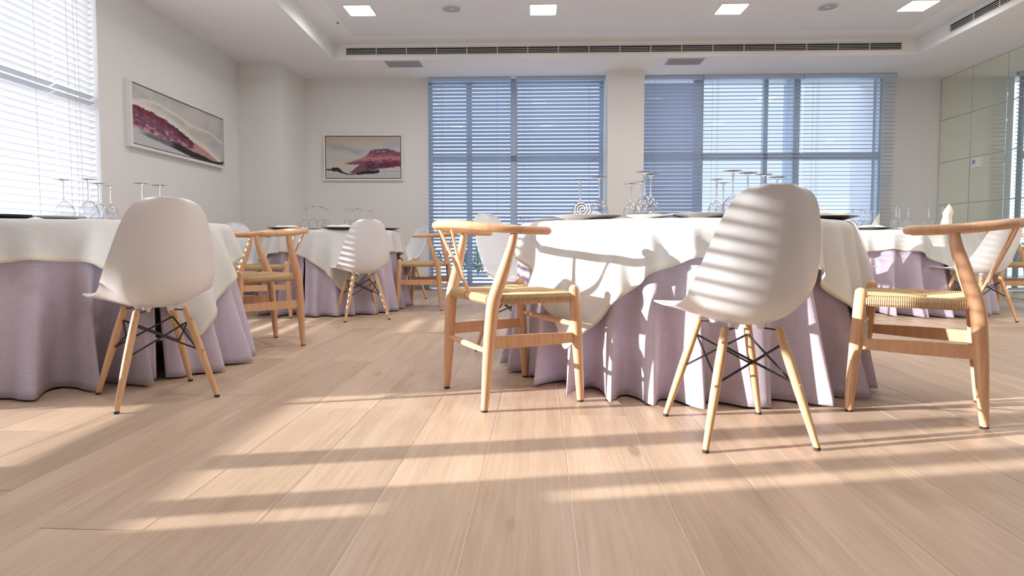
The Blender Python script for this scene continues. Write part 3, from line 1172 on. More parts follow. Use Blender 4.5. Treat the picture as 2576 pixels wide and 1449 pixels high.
# ------------------------------------------------------------------ wooden armchair with woven seat
def wish_chair(label):
    t = thing('wooden_armchair', label, 'chair', (0, 0, 0), 0, 'wooden armchairs with woven cord seats')
    for s in (-1, 1):
        lg = part('front_leg', MB().tube([(s * 0.245, 0.208, 0.008), (s * 0.2445, 0.205, 0.07), (s * 0.242, 0.19, 0.28), (s * 0.240, 0.178, 0.462)],
                                         [0.0145, 0.0175, 0.0225, 0.0215], 16, dome=(False, True)), M['wood'], t, True)
        part('foot_cap', MB().lathe([(0.0125, 0), (0.0135, 0.003), (0.0135, 0.010)], 12, (s * 0.245, 0.208, 0)), M['rubber'], lg)
        bp = [(s * 0.207, -0.207, 0.008), (s * 0.209, -0.203, 0.06), (s * 0.213, -0.194, 0.20), (s * 0.218, -0.184, 0.34), (s * 0.224, -0.174, 0.43),
              (s * 0.233, -0.153, 0.50), (s * 0.243, -0.132, 0.57), (s * 0.252, -0.112, 0.64), (s * 0.256, -0.102, 0.692)]
        br = [0.0140, 0.0165, 0.0215, 0.0248, 0.0252, 0.0242, 0.0215, 0.0175, 0.0150]
        cp = catmull([p + (r,) for p, r in zip(bp, br)], 4)
        lg = part('back_leg', MB().tube([tuple(p[:3]) for p in cp], [float(p[3]) for p in cp], 16), M['wood'], t, True)
        part('foot_cap', MB().lathe([(0.0125, 0), (0.0135, 0.003), (0.0135, 0.010)], 12, (s * 0.207, -0.207, 0)), M['rubber'], lg)
        # flat side stretcher
        m = MB()
        ya, yb, xa, xb = -0.190, 0.192, s * 0.214, s * 0.242
        v = []
        for y, x, h, th in ((ya, xa, 0.0245, 0.0075), (0.0, (xa + xb) / 2, 0.0245, 0.0085), (yb, xb, 0.0195, 0.0075)):
            for dx, dz in ((-th, -h), (th, -h), (th, h), (-th, h)):
                v.append((x + dx, y, 0.267 + dz))
        f = [(0, 1, 2, 3), (11, 10, 9, 8)]
        for i in (0, 4):
            f += [(i + k, i + (k + 1) % 4, i + 4 + (k + 1) % 4, i + 4 + k) for k in range(4)]
        part('side_stretcher', m.add(v, f), M['wood'], t)
    part('front_rung', MB().tube([(-0.24, 0.192, 0.317), (-0.15, 0.192, 0.317), (0, 0.192, 0.317), (0.15, 0.192, 0.317), (0.24, 0.192, 0.317)], [0.009, 0.0115, 0.0135, 0.0115, 0.009], 12), M['wood'], t, True)
    part('back_rung', MB().tube([(-0.212, -0.194, 0.233), (-0.12, -0.194, 0.233), (0, -0.194, 0.233), (0.12, -0.194, 0.233), (0.212, -0.194, 0.233)], [0.009, 0.0115, 0.0135, 0.0115, 0.009], 12), M['wood'], t, True)
    # bent top rail
    pts, rad = [], []
    n = 40
    for i in range(n + 1):
        w = math.pi * i / n
        a = math.sin(w)
        pts.append((0.270 * math.cos(w), -0.035 - 0.268 * a, 0.700 + 0.026 * a ** 1.5))
        rad.append((0.0165 + 0.0085 * a ** 2, 0.0165 + 0.0015 * a))
    pts = [(0.272, 0.035, 0.698), (0.272, 0.0, 0.699)] + pts + [(-0.272, 0.0, 0.699), (-0.272, 0.035, 0.698)]
    rad = [(0.0160, 0.0158), (0.0164, 0.0162)] + rad + [(0.0164, 0.0162), (0.0160, 0.0158)]
    part('top_rail', MB().tube(pts, rad, 16, dome=(True, True)), M['wood'], t, True)
    # Y splat
    sp = MB()
    sp.tube([(0, -0.172, 0.425), (0, -0.196, 0.47), (0, -0.215, 0.515)], [(0.021, 0.006), (0.0195, 0.006), (0.017, 0.006)], 10, up=(0, -1, 0.4))
    for s in (-1, 1):
        sp.tube([(s * 0.006, -0.212, 0.505), (s * 0.022, -0.232, 0.56), (s * 0.050, -0.265, 0.645), (s * 0.070, -0.288, 0.712)], [(0.0115, 0.006), (0.0105, 0.006), (0.009, 0.0055), (0.0085, 0.0055)], 10, up=(0, -1, 0.4))
    part('splat', sp, M['wood'], t, True)
    # seat rails and woven seat
    c = {'fl': (-0.236, 0.180), 'fr': (0.236, 0.180), 'br': (0.212, -0.176), 'bl': (-0.212, -0.176)}
    zr = 0.432
    m = MB()
    m.tube([(-0.205, -0.176, zr), (0.205, -0.176, zr)], 0.0155, 10)
    part('back_seat_rail', m, M['wood'], t, True)
    m = MB()
    ce = Vector((0, 0.0, 0))
    zt, rr, cr = zr + 0.0175, 0.0185, 0.0034

    def section(a, b, out, skip=None):
        a, b, out = Vector((*a, 0)), Vector((*b, 0)), Vector((*out, 0))
        ln = (b - a).length
        d = (b - a).normalized()
        e = 0.022
        k = int((ln - 2 * e) / 0.0069)
        for i in range(k + 1):
            s = e + (ln - 2 * e) * i / k
            if skip and skip[0] < s < skip[1]:
                continue
            p = a + d * s
            # inner end on the diagonal seam
            q = min(s, ln - s) / (ln / 2)
            dep = (ce - (a + b) / 2).length * q
            inn = p - out * dep
            dip = 0.010 * q
            pts = [(inn.x, inn.y, zt - 0.002 - dip), ((inn.x + p.x) / 2, (inn.y + p.y) / 2, zt - dip * 0.45), (p.x - out.x * 0.008, p.y - out.y * 0.008, zt)]
            for g in (60, 15, -30, -75):
                w = R(g)
                pts.append((p.x + out.x * math.cos(w) * rr, p.y + out.y * math.cos(w) * rr, zr + math.sin(w) * rr))
            un = min(dep, 0.06) + 0.002
            pts.append((p.x - out.x * un, p.y - out.y * un, zr - rr + 0.002))
            m.tube(pts, cr, 5, up=(d.x, d.y, d.z))
    section(c['fl'], c['fr'], (0, 1))
    section(c['bl'], c['br'], (0, -1), (0.183, 0.241))
    section(c['fl'], c['bl'], (-0.998, -0.06))
    section(c['fr'], c['br'], (0.998, -0.06))
    m.prism([(-0.225, 0.17), (-0.202, -0.150), (0.202, -0.150), (0.225, 0.17)], zr - 0.012, zr + 0.001)
    part('woven_seat', m, M['cord'], t, False, kind='stuff')
    return t


wish0 = wish_chair('wooden armchair nearest the camera left of the largest table, fully sunlit')
wish0.location = (-0.014, 2.552, 0)
wish0.rotation_euler = (0, 0, face(26.5))
for x, y, ph, lb in (
        (1.617, 2.362, 144.5, 'wooden armchair on the mirror side of the largest table, cut by shadow'),
        (-1.605, 3.725, 224, 'wooden armchair at the far side of the shaded table by the glowing blinds'),
        (-2.19, 5.08, 40, 'wooden armchair mostly hidden behind another armchair, facing the small painting'),
        (-0.843, 5.785, 173.5, 'wooden armchair between the far table and the window blinds'),
        (4.72, 5.60, 160, 'wooden armchair at the mirror-side table, cut by the picture edge')):
    dup(wish0, (x, y, 0), face(ph), lb)


# ------------------------------------------------------------------ tables and cloths
ZTAB = 0.745


def drape(Rt, half, top, tab, rot, seed, n=58, steps=250, iters=16):
    """square cloth let down over a round dressed table (position based dynamics)"""
    rng = np.random.default_rng(seed)
    h = 2 * half / (n - 1)
    g = np.linspace(-half, half, n)
    X, Y = np.meshgrid(g, g, indexing='ij')
    c, s = math.cos(rot), math.sin(rot)
    P = np.stack([X * c - Y * s, X * s + Y * c, np.full_like(X, top + 0.004)], -1)
    P[..., 2] += rng.uniform(0, 0.002, X.shape)
    V = np.zeros_like(P)
    dt = 1 / 60.0
    d2 = h * math.sqrt(2)

    def con(a, b, L0, k):
        d = b - a
        ln = np.sqrt((d * d).sum(-1, keepdims=True)) + 1e-9
        co = d * (0.5 * k * (ln - L0) / ln)
        a += co
        b -= co
    for st in range(steps):
        V[..., 2] -= 5.0 * dt
        V *= 0.975
        O = P.copy()
        P += V * dt
        for it in range(iters):
            for o in (0, 1):
                e = n - ((n - o) % 2)
                con(P[o:e:2], P[o + 1:e:2], h, 1.0)
                con(P[:, o:e:2], P[:, o + 1:e:2], h, 1.0)
            for o in (0, 1):
                e = n - ((n - o) % 2)
                con(P[o:e:2, :-1], P[o + 1:e:2, 1:], d2, 0.8)
                con(P[o:e:2, 1:], P[o + 1:e:2, :-1], d2, 0.8)
            if it % 3 == 0:
                for o in (0, 1, 2, 3):
                    q = 4
                    m = (n - o - 2) // q
                    a, b = P[o:o + q * m:q], P[o + 2:o + 2 + q * m:q]
                    k = min(len(a), len(b))
                    con(a[:k], b[:k], 2 * h, 0.10)
                    a, b = P[:, o:o + q * m:q], P[:, o + 2:o + 2 + q * m:q]
                    k = min(a.shape[1], b.shape[1])
                    con(a[:, :k], b[:, :k], 2 * h, 0.10)
            # collision with the dressed table
            r = np.hypot(P[..., 0], P[..., 1]) + 1e-9
            zt = P[..., 2]
            tt = np.clip((top - zt) / top, 0, 1)
            ia = ((np.arctan2(P[..., 1], P[..., 0]) % (2 * np.pi)) / (2 * np.pi) * tab.shape[1]).astype(int) % tab.shape[1]
            rc = np.maximum(tab[(tt * (tab.shape[0] - 1)).astype(int), ia], Rt + 0.004) + 0.006
            below = zt < top
            inside = below & (r < rc)
            up = inside & ((r < Rt - 0.01) | ((top - zt) < (rc - r)))
            out = inside & ~up
            P[..., 2] = np.where(up, top, P[..., 2])
            f = np.where(out, rc / r, 1.0)
            P[..., 0] *= f
            P[..., 1] *= f
            lowz = P[..., 2] < 0.012
            P[..., 2] = np.where(lowz, 0.012, P[..., 2])
            if it == iters - 1:
                fr = (up | out)[..., None] * np.array([0.35, 0.35, 0.12])
                P -= (P - O) * fr
        V = (P - O) / dt
    return P


def table_set(name_label, c, Rt, Rb, half, corner, seed, folds, slit=None, dents=(), ripple=0.05):
    """one round table: hidden table, floor-length lavender cloth, white square overlay"""
    t = thing('round_table', 'round table under layered cloths, ' + name_label, 'table', (c[0], c[1], 0), 0, 'round dressed tables')
    part('tabletop', MB().lathe([(0, ZTAB - 0.03), (Rt - 0.004, ZTAB - 0.03), (Rt, ZTAB - 0.02), (Rt, ZTAB - 0.010), (Rt - 0.006, ZTAB - 0.0065), (0, ZTAB - 0.0065)], 48), M['gap'], t)
    part('pedestal', MB().lathe([(0.05, 0.03), (0.05, ZTAB - 0.03)], 20), M['black'], t)
    m = MB()
    for k in range(4):
        w = math.pi / 2 * k + R(20)
        e = Rt * 0.72
        m.tube([(0.03 * math.cos(w), 0.03 * math.sin(w), 0.025), (e * math.cos(w), e * math.sin(w), 0.014)], [(0.03, 0.012), (0.018, 0.010)], 8)
    part('base', m, M['black'], t, label='black steel cross base')
    # lavender cloth
    rnd = random.Random(seed)
    ks = [(k, rnd.uniform(0.3, 1.0), rnd.uniform(0, 6.28)) for k in range(folds - 6, folds + 6)]
    nrm = 1.15 / math.sqrt(sum(a * a for _, a, _ in ks) / 2)
    na, nz = 420, 22
    th = np.linspace(0, 2 * math.pi, na, endpoint=slit is not None)
    wv = sum(a * np.sin(k * th + p) for k, a, p in ks) * nrm
    wv = np.sign(wv) * np.abs(wv) ** 0.8
    wv2 = sum(a * np.sin(k * th + p + 0.5) for k, a, p in ks) * nrm
    rings = []
    for r in np.linspace(0.0, 0.985, 5):
        rings.append((r * Rt, ZTAB - 0.004, 0))
    rings += [(Rt + 0.002, ZTAB - 0.0045, 0), (Rt + 0.006, ZTAB - 0.008, 0)]
    for k in range(1, nz + 1):
        q = k / nz
        rings.append((Rt + 0.008 + (Rb - Rt) * q, ZTAB - 0.008 - (ZTAB - 0.018) * q, q))
    v, f = [], []
    base = slit if slit is not None else 0.0
    for r, z, q in rings:
        amp = ripple * q ** 1.25
        for i in range(na):
            a = base + th[i] + wv2[i] * amp * 0.5
            if slit is not None:
                gapw = 0.020 * q / Rb
                a = base + gapw + th[i] * (1 - 2 * gapw / (2 * math.pi)) + wv2[i] * amp * 0.4 * min(1, i / 8, (na - 1 - i) / 8)
            rr = r + wv[i] * amp * (1 - 0.0)
            for da, dw, dd in dents:
                dl = (a - da + math.pi) % (2 * math.pi) - math.pi
                if q > 0:
                    rr -= dd * math.exp(-(dl / dw) ** 2) * min(1.0, max(0.0, (q - 0.12) / 0.3))
            v.append((rr * math.cos(a), rr * math.sin(a), z))
    n = len(rings)
    wrap = slit is None
    for j in range(n - 1):
        for i in range(na if wrap else na - 1):
            i2 = (i + 1) % na
            f.append((j * na + i, j * na + i2, (j + 1) * na + i2, (j + 1) * na + i))
    # radius of the draped skirt by height and angle, for the cloth laid over it
    V3 = np.array(v).reshape(n, na, 3)[-nz - 1:]
    NA = 720
    tab = np.zeros((41, NA))
    rq = []
    for j in range(nz + 1):
        a = np.arctan2(V3[j, :, 1], V3[j, :, 0]) % (2 * np.pi)
        idx = (a / (2 * np.pi) * NA).astype(int) % NA
        q = np.zeros(NA)
        np.maximum.at(q, idx, np.hypot(V3[j, :, 0], V3[j, :, 1]))
        for d in (1, -1, 2, -2, 3, -3):
            q = np.maximum(q, np.roll(q, d) - 0.0005 * abs(d))
        rq.append(q)
    rq = np.array(rq)
    for k in range(41):
        tab[k] = rq[int(round(k / 40 * nz))]
    me = MB().add(v, f).mesh('floor_length_tablecloth', M['lav'], True, 180)
    o = link('floor_length_tablecloth', me)
    so = o.modifiers.new('thick', 'SOLIDIFY')
    so.thickness = 0.0016
    so.offset = -1
    o.location = (c[0], c[1], 0)
    tag(o, 'lavender floor-length cloth on the round table ' + name_label, 'tablecloth', 'lavender floor-length tablecloths')
    # white overlay
    top = ZTAB + 0.007
    P = drape(Rt + 0.006, half, top, tab, corner - math.pi / 4, seed)
    nn = P.shape[0]
    v = [tuple(p) for p in P.reshape(-1, 3)]
    f, mi = [], []
    hw = max(1, round(0.035 / (2 * half / (nn - 1))))
    for i in range(nn - 1):
        for j in range(nn - 1):
            f.append((i * nn + j, (i + 1) * nn + j, (i + 1) * nn + j + 1, i * nn + j + 1))
            mi.append(1 if min(i, j, nn - 2 - i, nn - 2 - j) < hw else 0)
    mm = MB().add(v, f)
    mm.mi = mi
    me = mm.mesh('overlay_tablecloth', [M['white'], M['hem']], True, 180)
    o = link('overlay_tablecloth', me)
    su = o.modifiers.new('smooth', 'SUBSURF')
    su.levels = 1
    su.render_levels = 1
    so = o.modifiers.new('thick', 'SOLIDIFY')
    so.thickness = 0.0016
    so.offset = 0
    o.location = (c[0], c[1], 0)
    tag(o, 'white square overlay cloth with hanging corners on the round table ' + name_label, 'tablecloth', 'white overlay tablecloths')
    return t


T1, T2, T3, T4 = (0.87, 3.2), (-2.32, 3.17), (-1.75, 5.80), (3.72, 5.85)


def toward(c, p):
    return math.atan2(p[1] - c[1], p[0] - c[0])


table_set('nearest the camera, largest', T1, 0.82, 0.862, 0.965, R(226), 3, 28, ripple=0.056, dents=((toward(T1, (0.25, 3.35)), 0.22, 0.16),))
table_set('by the glowing blinds', T2, 0.74, 0.83, 0.915, R(-19), 11, 27, slit=R(-30),
          dents=((toward(T2, (-1.86, 3.62)), 0.35, 0.17), (toward(T2, (-1.80, 2.50)), 0.30, 0.13)))
table_set('below the small painting', T3, 0.64, 0.715, 0.84, toward(T3, (-1.40, 5.05)), 23, 24, slit=R(-94),
          dents=((toward(T3, (-2.3, 5.60)), 0.32, 0.19), (toward(T3, (-1.0, 5.75)), 0.3, 0.05), (toward(T3, (-1.9, 5.2)), 0.2, 0.08)))
table_set('beside the mirrored wall', T4, 0.70, 0.79, 0.88, toward(T4, (3.90, 5.05)), 31, 24,
          dents=((toward(T4, (3.1, 5.3)), 0.25, 0.12), (toward(T4, (4.45, 5.6)), 0.25, 0.10)))

# ------------------------------------------------------------------ tableware
ZS = ZTAB + 0.0095


def wine_glass(big, label):
    """upside down: rim on the cloth, foot in the air"""
    H, br, fr = (0.22, 0.046, 0.041) if big else (0.195, 0.040, 0.036)
    bh = H * 0.50
    t = thing('wine_glass', label, 'glass', (0, 0, 0), 0, None)
    w = 0.0012
    outer = [(br * 0.74, 0.0), (br * 0.86, bh * 0.12), (br * 0.97, bh * 0.28), (br, bh * 0.42), (br * 0.95, bh * 0.58), (br * 0.80, bh * 0.74), (br * 0.55, bh * 0.88), (br * 0.28, bh * 0.97), (0.006, bh * 1.05)]
    inner = [(r - w if r > 0.01 else 0.0, z if i == 0 else z - w * 0.4) for i, (r, z) in enumerate(outer[:-1])] + [(0.0, bh * 0.96)]
    part('bowl', MB().lathe(outer + [(0.0, bh * 1.06)] + inner[::-1] + [outer[0]], 28, caps=False), M['glass'], t, True, 80)
    part('stem', MB().lathe([(0.0, bh * 1.06), (0.0058, bh * 1.06), (0.0040, bh * 1.22), (0.0034, H * 0.75), (0.0042, H * 0.92), (0.0075, H * 0.965), (0.0, H * 0.966)], 12), M['crystal'], t, True, 80)
    part('foot', MB().lathe([(0.0, H * 0.966), (0.0075, H * 0.966), (fr * 0.5, H * 0.985), (fr, H - 0.0015), (fr, H), (0.0, H)], 28), M['crystal'], t, True, 60)
    return t


GB = wine_glass(True, '')
GS = wine_glass(False, '')
used = {True: False, False: False}


def glass(x, y, big, label, group):
    src = GB if big else GS
    if not used[big]:
        used[big] = True
        src.location = (x, y, ZS)
        src['label'] = label
        src['group'] = group
        return src
    return dup(src, (x, y, ZS), random.uniform(0, 6.28), label, group)


G1 = 'upturned glasses on the largest table'
for x, y, b, lb in (
        (0.357, 3.131, True, 'upturned wine glass behind the rolled napkin on the largest table'),
        (0.435, 2.985, True, 'upturned wine glass between rolled napkin and pillar on the largest table'),
        (0.609, 3.063, False, 'small upturned glass just left of the big pair before the pillar'),
        (0.612, 2.760, True, 'front upturned wine glass of the pair standing before the pillar'),
        (0.664, 2.868, True, 'rear upturned wine glass of the pair standing before the pillar'),
        (0.641, 2.968, False, 'small upturned glass hidden behind the big pair before the pillar'),
        (0.971, 2.844, False, 'small upturned glass nearest the dim narrow blind on the largest table'),
        (1.065, 3.021, False, 'shortest upturned glass in the cluster beside the foreground white chair back'),
        (1.000, 2.715, True, 'tall upturned wine glass beside the edge of the foreground white chair back'),
        (1.101, 2.800, True, 'upturned wine glass rising from behind the chair back, next to the tall cluster'),
        (1.200, 2.860, True, 'upturned wine glass rising above the middle of the foreground chair back'),
        (1.320, 2.985, True, 'upturned wine glass above the right part of the foreground chair back')):
    glass(x, y, b, lb, G1)
G2 = 'upturned glasses on the table by the glowing blinds'
for x, y, b, lb in (
        (-2.325, 3.111, True, 'big round upturned wine glass before the glowing blinds, outermost of its table'),
        (-2.180, 3.085, True, 'second upturned wine glass from the window on the blind-side table'),
        (-2.281, 3.306, True, 'upturned wine glass behind its neighbours against the blind edge'),
        (-2.142, 3.190, False, 'small upturned glass partly hidden by the shaded white chair'),
        (-2.045, 3.306, True, 'upturned glass whose foot shows above the shaded white chair, under the painting corner'),
        (-2.016, 3.425, True, 'upturned glass whose foot shows above the shaded white chair, nearer its middle')):
    glass(x, y, b, lb, G2)
G3 = 'upturned glasses on the far table'
for x, y, b, lb in (
        (-1.881, 5.426, False, 'leftmost small upturned glass on the far table'),
        (-1.847, 5.551, True, 'first large upturned glass from the left on the far table'),
        (-1.805, 5.66, True, 'second large upturned glass from the left on the far table'),
        (-1.730, 5.565, False, 'small upturned glass closing the left cluster on the far table'),
        (-1.537, 5.589, False, 'small upturned glass just left of the far white chair top'),
        (-1.525, 5.711, False, 'small upturned glass behind the far white chair, left side'),
        (-1.547, 5.972, True, 'large upturned glass furthest back above the far white chair'),
        (-1.442, 5.711, False, 'small upturned glass above the middle of the far white chair'),
        (-1.406, 5.945, False, 'rightmost small upturned glass on the far table')):
    glass(x, y, b, lb, G3)
G4 = 'upturned glasses on the mirror-side table'
for x, y, b, lb in (
        (3.523, 5.487, True, 'upturned wine glass next to the pointed napkin by the plain wall'),
        (3.637, 5.617, True, 'upturned wine glass overlapped by its twin before the plain wall'),
        (3.549, 5.359, False, 'small upturned glass between the two glass clusters on the mirror-side table'),
        (3.854, 5.532, True, 'upturned wine glass just left of the cone-folded napkin'),
        (3.982, 5.532, True, 'upturned wine glass just behind the cone-folded napkin'),
        (4.100, 5.634, True, 'upturned wine glass just right of the cone-folded napkin'),
        (3.263, 5.730, False, 'small upturned glass nearest the largest table, before the bright blind'),
        (3.352, 5.745, False, 'second small upturned glass before the bright blind'),
        (3.511, 5.945, False, 'small bluish upturned glass at the end of the bright blind'),
        (3.675, 6.125, False, 'rear small bluish upturned glass at the end of the bright blind')):
    glass(x, y, b, lb, G4)


def plate(big, label, mat=None):
    t = thing('plate', label, 'plate', (0, 0, 0), 0, None)
    r, h = (0.16, 0.020) if big else (0.098, 0.014)
    under = [(0.0, 0.0), (r * 0.55, 0.0), (r * 0.60, 0.002), (r * 0.97, h - 0.003), (r, h)]
    over = [(r, h), (r * 0.98, h + 0.001), (r * 0.66, h * 0.45), (r * 0.58, 0.004), (0.0, 0.004)]
    part('underside', MB().lathe(under, 48, caps=False), mat or (M['slate'] if big else M['porcelain']), t, True, 50)
    part('face', MB().lathe(over, 48, caps=False), M['porcelain'], t, True, 50, label='white glazed face')
    return t


PB, PS = plate(True, ''), plate(False, '')
PG = plate(True, '', M['slate_bounce'])
pused = {True: False, False: False, 'grey': False}


def put_plate(x, y, big, label, group):
    src = PG if big == 'grey' else PB if big else PS
    if not pused[big]:
        pused[big] = True
        src.location = (x, y, ZS)
        src['label'], src['group'] = label, group
        return src
    return dup(src, (x, y, ZS), None, label, group)


for x, y, b, lb, g in (
        (0.350, 2.76, 'grey', 'large plate under the rolled napkin on the largest table', 1),
        (0.590, 2.565, False, 'small side plate before the pillar glasses on the largest table', 1),
        (0.830, 2.57, 'grey', 'large plate partly hidden by the foreground white chair', 1),
        (1.480, 2.86, True, 'dark-bottomed plate with flat napkin right of the foreground chair back', 1),
        (0.180, 3.02, False, 'small side plate at the window-side edge of the largest table', 1),
        (-2.300, 2.66, True, 'large plate cut by the picture edge on the blind-side table', 2),
        (-2.010, 2.66, False, 'small side plate under the big upturned glass by the blinds', 2),
        (-2.08, 5.48, True, 'dark-bottomed plate above the paired wooden armchairs on the far table', 3),
        (-1.79, 5.28, False, 'small side plate in front of the far glasses', 3),
        (-1.53, 5.32, True, 'dark-bottomed plate left of the far white chair top', 3),
        (-1.235, 5.755, True, 'dark-bottomed plate right of the far white chair top', 3),
        (3.30, 5.48, True, 'dark-bottomed plate with flat napkin on the mirror-side table', 4),
        (3.50, 5.24, False, 'small side plate under the small glass on the mirror-side table', 4),
        (3.84, 5.27, True, 'large plate holding the cone-folded napkin', 4)):
    put_plate(x, y, b, lb, ('', 'plates on the largest table', 'plates on the blind-side table', 'plates on the far table', 'plates on the mirror-side table')[g])


def flat_napkin(x, y, rz, label, w=0.11, d=0.075, z=ZS + 0.021):
    v, f = [], []
    nx, ny = 12, 8
    for s in (0, 1):
        for j in range(ny + 1):
            for i in range(nx + 1):
                a, b = -1 + 2 * i / nx, -1 + 2 * j / ny
                hh = 0.020 * (1 - 0.75 * abs(a) ** 4) * (1 - 0.6 * abs(b) ** 3) + 0.004 * math.sin(a * 5 + b * 3)
                v.append((a * w, b * d + 0.01 * a, hh if s else 0.0))
    o = (nx + 1) * (ny + 1)
    for j in range(ny):
        for i in range(nx):
            a = j * (nx + 1) + i
            q = (a, a + 1, a + nx + 2, a + nx + 1)
            f.append(q[::-1])
            f.append(tuple(o + k for k in q))
    rim = [i for i in range(nx + 1)] + [j * (nx + 1) + nx for j in range(1, ny + 1)] + [ny * (nx + 1) + i for i in range(nx - 1, -1, -1)] + [j * (nx + 1) for j in range(ny - 1, 0, -1)]
    for k in range(len(rim)):
        a, b = rim[k], rim[(k + 1) % len(rim)]
        f.append((a, b, o + b, o + a))
    n = part('folded_napkin', MB().add(v, f), M['napkin'], None, True, 60)
    n.location = (x, y, z)
    n.rotation_euler = (0, 0, rz)
    return tag(n, label, 'napkin', 'folded cream napkins')


flat_napkin(1.48, 2.86, 0.2, 'cream napkin folded flat on the plate right of the foreground chair back')
flat_napkin(-1.53, 5.34, -0.1, 'cream napkin lying on the plate left of the far white chair', 0.12, 0.07)
flat_napkin(-2.07, 5.50, 0.3, 'cream napkin lying on the plate above the paired armchairs', 0.10, 0.07)
flat_napkin(3.28, 5.46, 0.05, 'cream napkin folded flat on the mirror-side table plate', 0.11, 0.06)

# rolled napkin on the largest table
t = thing('rolled_napkin', 'cream napkin rolled into a rose on the plate before the blinds', 'napkin', (0.325, 2.77, ZS + 0.006), 0)
sp = []
for i in range(90):
    w = i * 0.22
    r = 0.003 + 0.0019 * w
    sp.append((r * math.cos(w), r * math.sin(w)))
m = MB()
v, f = [], []
for (a, b) in sp:
    v += [(a, -0.05, b + 0.042), (a, 0.05, b + 0.042)]
f = [(2 * i, 2 * i + 1, 2 * i + 3, 2 * i + 2) for i in range(len(sp) - 1)]
rl = part('roll', m.add(v, f), M['napkin'], t, True, 180)
so = rl.modifiers.new('thick', 'SOLIDIFY')
so.thickness = 0.0035
rl.rotation_euler = (0, 0, R(-8))
m = MB()
m.tube([(0.03, 0.02, 0.012), (0.07, 0.02, 0.020), (0.11, 0.015, 0.012)], [(0.03, 0.010), (0.034, 0.014), (0.012, 0.006)], 10)
part('tail', m, M['napkin'], t, True)

# cone and pointed napkins on the mirror-side table
m = MB()
pr = [(0.036, 0.0), (0.042, 0.03), (0.040, 0.07), (0.034, 0.11), (0.042, 0.14), (0.030, 0.175), (0.012, 0.20), (0.0, 0.222)]
v, f = [], []
for r, z in pr:
    for k in range(20):
        w = 2 * math.pi * k / 20
        q = r * (1 + 0.13 * math.sin(3 * w + z * 20)) 
        v.append((q * math.cos(w) + 0.02 * (z / 0.22) ** 2, q * 0.8 * math.sin(w), z))
for i in range(len(pr) - 1):
    f += [(i * 20 + k, i * 20 + (k + 1) % 20, (i + 1) * 20 + (k + 1) % 20, (i + 1) * 20 + k) for k in range(20)]
f.append(tuple(range(20))[::-1])
o = part('cone_napkin', m.add(v, f), M['napkin'], None, True, 80)
o.location = (3.83, 5.27, ZS + 0.006)
tag(o, 'cream napkin folded into a standing cone among the mirror-side glasses', 'napkin')
m = MB()
v = [(-0.045, -0.02, 0), (0.045, -0.02, 0), (0.0, 0.035, 0), (0.055, -0.005, 0.15), (0.0, -0.028, 0.085)]
m.add(v, [(0, 2, 1), (0, 1, 4), (1, 3, 4), (0, 4, 3), (1, 2, 3), (0, 3, 2)])
o = part('pointed_napkin', m, M['napkin'], None)
o.location = (3.36, 5.56, ZS + 0.018)
tag(o, 'cream napkin folded to a standing point before the plain wall', 'napkin')


def fork(x, y, rz, label):
    t = thing('fork', label, 'fork', (x, y, ZS + 0.004), rz, 'forks laid on the tables')
    m = MB()
    m.tube([(0, -0.11, 0.002), (0, -0.02, 0.004), (0, 0.03, 0.002), (0, 0.045, 0.001)], [(0.007, 0.0016), (0.0035, 0.0022), (0.0045, 0.002), (0.011, 0.0012)], 8)
    part('handle', m, M['steel'], t, True)
    for k in range(4):
        xx = -0.0095 + k * 0.0063
        part('tine', MB().tube([(xx, 0.044, 0.001), (xx, 0.065, 0.002), (xx, 0.09, 0.012)], [0.0018, 0.0015, 0.0009], 6), M['steel'], t, True)
    return t


fork(0.66, 2.66, R(-70), 'steel fork beside the small side plate on the largest table')
fork(-1.87, 2.72, R(-80), 'steel fork beside the shaded white chair on the blind-side table')

# lettering stuck to the glass beyond the second blind: two pink strokes
m = MB()


def yw(x):
    return yblind(x) + 0.095


def strokes(pts, x0, z0, s):
    return [(x0 + p[0] * s, yw(x0), z0 + p[1] * s) for p in pts]


m.tube(strokes([(0, 0.9), (0.5, 1.05), (0.75, 0.75), (0.4, 0.5), (0.75, 0.3), (0.5, 0.0), (0.0, 0.05)], 0.10, 0.845, 0.10), 0.006, 6, up=(0, 1, 0))
m.tube(strokes([(0, 0.0), (0.15, 1.0), (0.5, 0.35), (0.9, 1.05), (1.15, 0.0)], 0.20, 0.845, 0.10), 0.006, 6, up=(0, 1, 0))
o = part('window_lettering', m, M['pink'], None)
tag(o, 'pink lettering on the window glass seen through the blind slats', 'lettering')

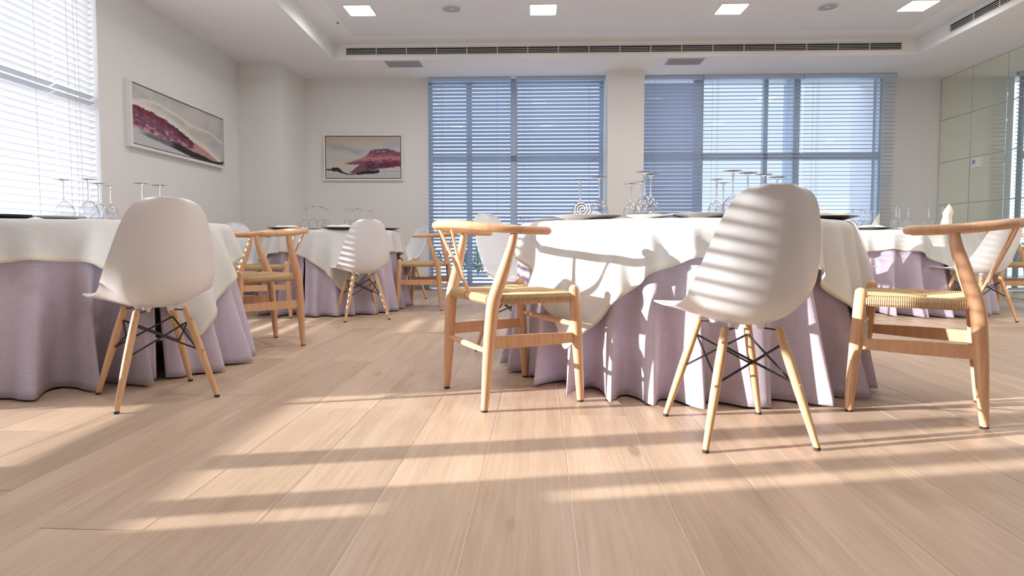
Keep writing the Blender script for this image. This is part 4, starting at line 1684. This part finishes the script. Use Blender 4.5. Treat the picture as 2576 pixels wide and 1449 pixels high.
# ------------------------------------------------------------------ outside
o = part('ground_outside', MB().prism([(-60, -40), (60, -40), (60, 60), (-60, 60)], -0.4, -0.16), M['ground'], kind='structure')
rnd = random.Random(4)
for i, (x, y, r) in enumerate(((-2.1, 13.6, 0.55), (-0.8, 13.9, 0.5), (0.5, 13.4, 0.6), (1.9, 14.0, 0.5))):
    m = MB()
    for k in range(320):
        d = Vector((rnd.gauss(0, 1), rnd.gauss(0, 1), rnd.gauss(0, 0.8))).normalized() * rnd.uniform(0.55, 0.9) * r
        c = Vector((d.x, d.y, max(0.03, d.z * 0.75 + r * 0.75)))
        a = Vector((rnd.gauss(0, 1), rnd.gauss(0, 1), rnd.gauss(0, 1))).normalized() * 0.07
        b = a.orthogonal().normalized() * 0.028
        m.add([c - a, c + b, c + a, c - b], [(0, 1, 2, 3)])
    t = thing('garden_shrub', 'low green shrub outside beyond the blinds, ' + ('nearest the small painting', 'second from the small painting', 'behind the blind against the pillar', 'beyond the pillar')[i], 'shrub', (x, y, -0.16), 0, 'shrubs outside')
    part('foliage', m, M['leaf'], t, kind='stuff')
    part('stem', MB().tube([(0, 0, 0), (0.02, 0.01, r * 0.6)], [0.02, 0.012], 8), M['baseb'], t)

rnd = random.Random(9)  # out-of-view shrub added to keep low sun off the blind-side table
m = MB()
for k in range(1500):
    d = Vector((rnd.gauss(0, 1), rnd.gauss(0, 1), rnd.gauss(0, 1))).normalized() * rnd.uniform(0.3, 1.0) ** 0.5
    c = Vector((d.x * 0.30, d.y * 0.30, 0.80 + d.z * 0.76))
    a = Vector((rnd.gauss(0, 1), rnd.gauss(0, 1), rnd.gauss(0, 1))).normalized() * 0.06
    b = a.orthogonal().normalized() * 0.026
    m.add([c - a, c + b, c + a, c - b], [(0, 1, 2, 3)])
t = thing('garden_shrub', 'unseen leafy shrub added outside the side window to shade the table', 'shrub', (-4.3, 2.22, -0.16))
part('foliage', m, M['leaf'], t, kind='stuff')
part('stem', MB().tube([(0, 0, 0), (0.01, 0.01, 0.7)], [0.02, 0.012], 8), M['baseb'], t)

SC.cycles.use_denoising = True
SC.cycles.transparent_max_bounces = 40
SC.cycles.transmission_bounces = 16
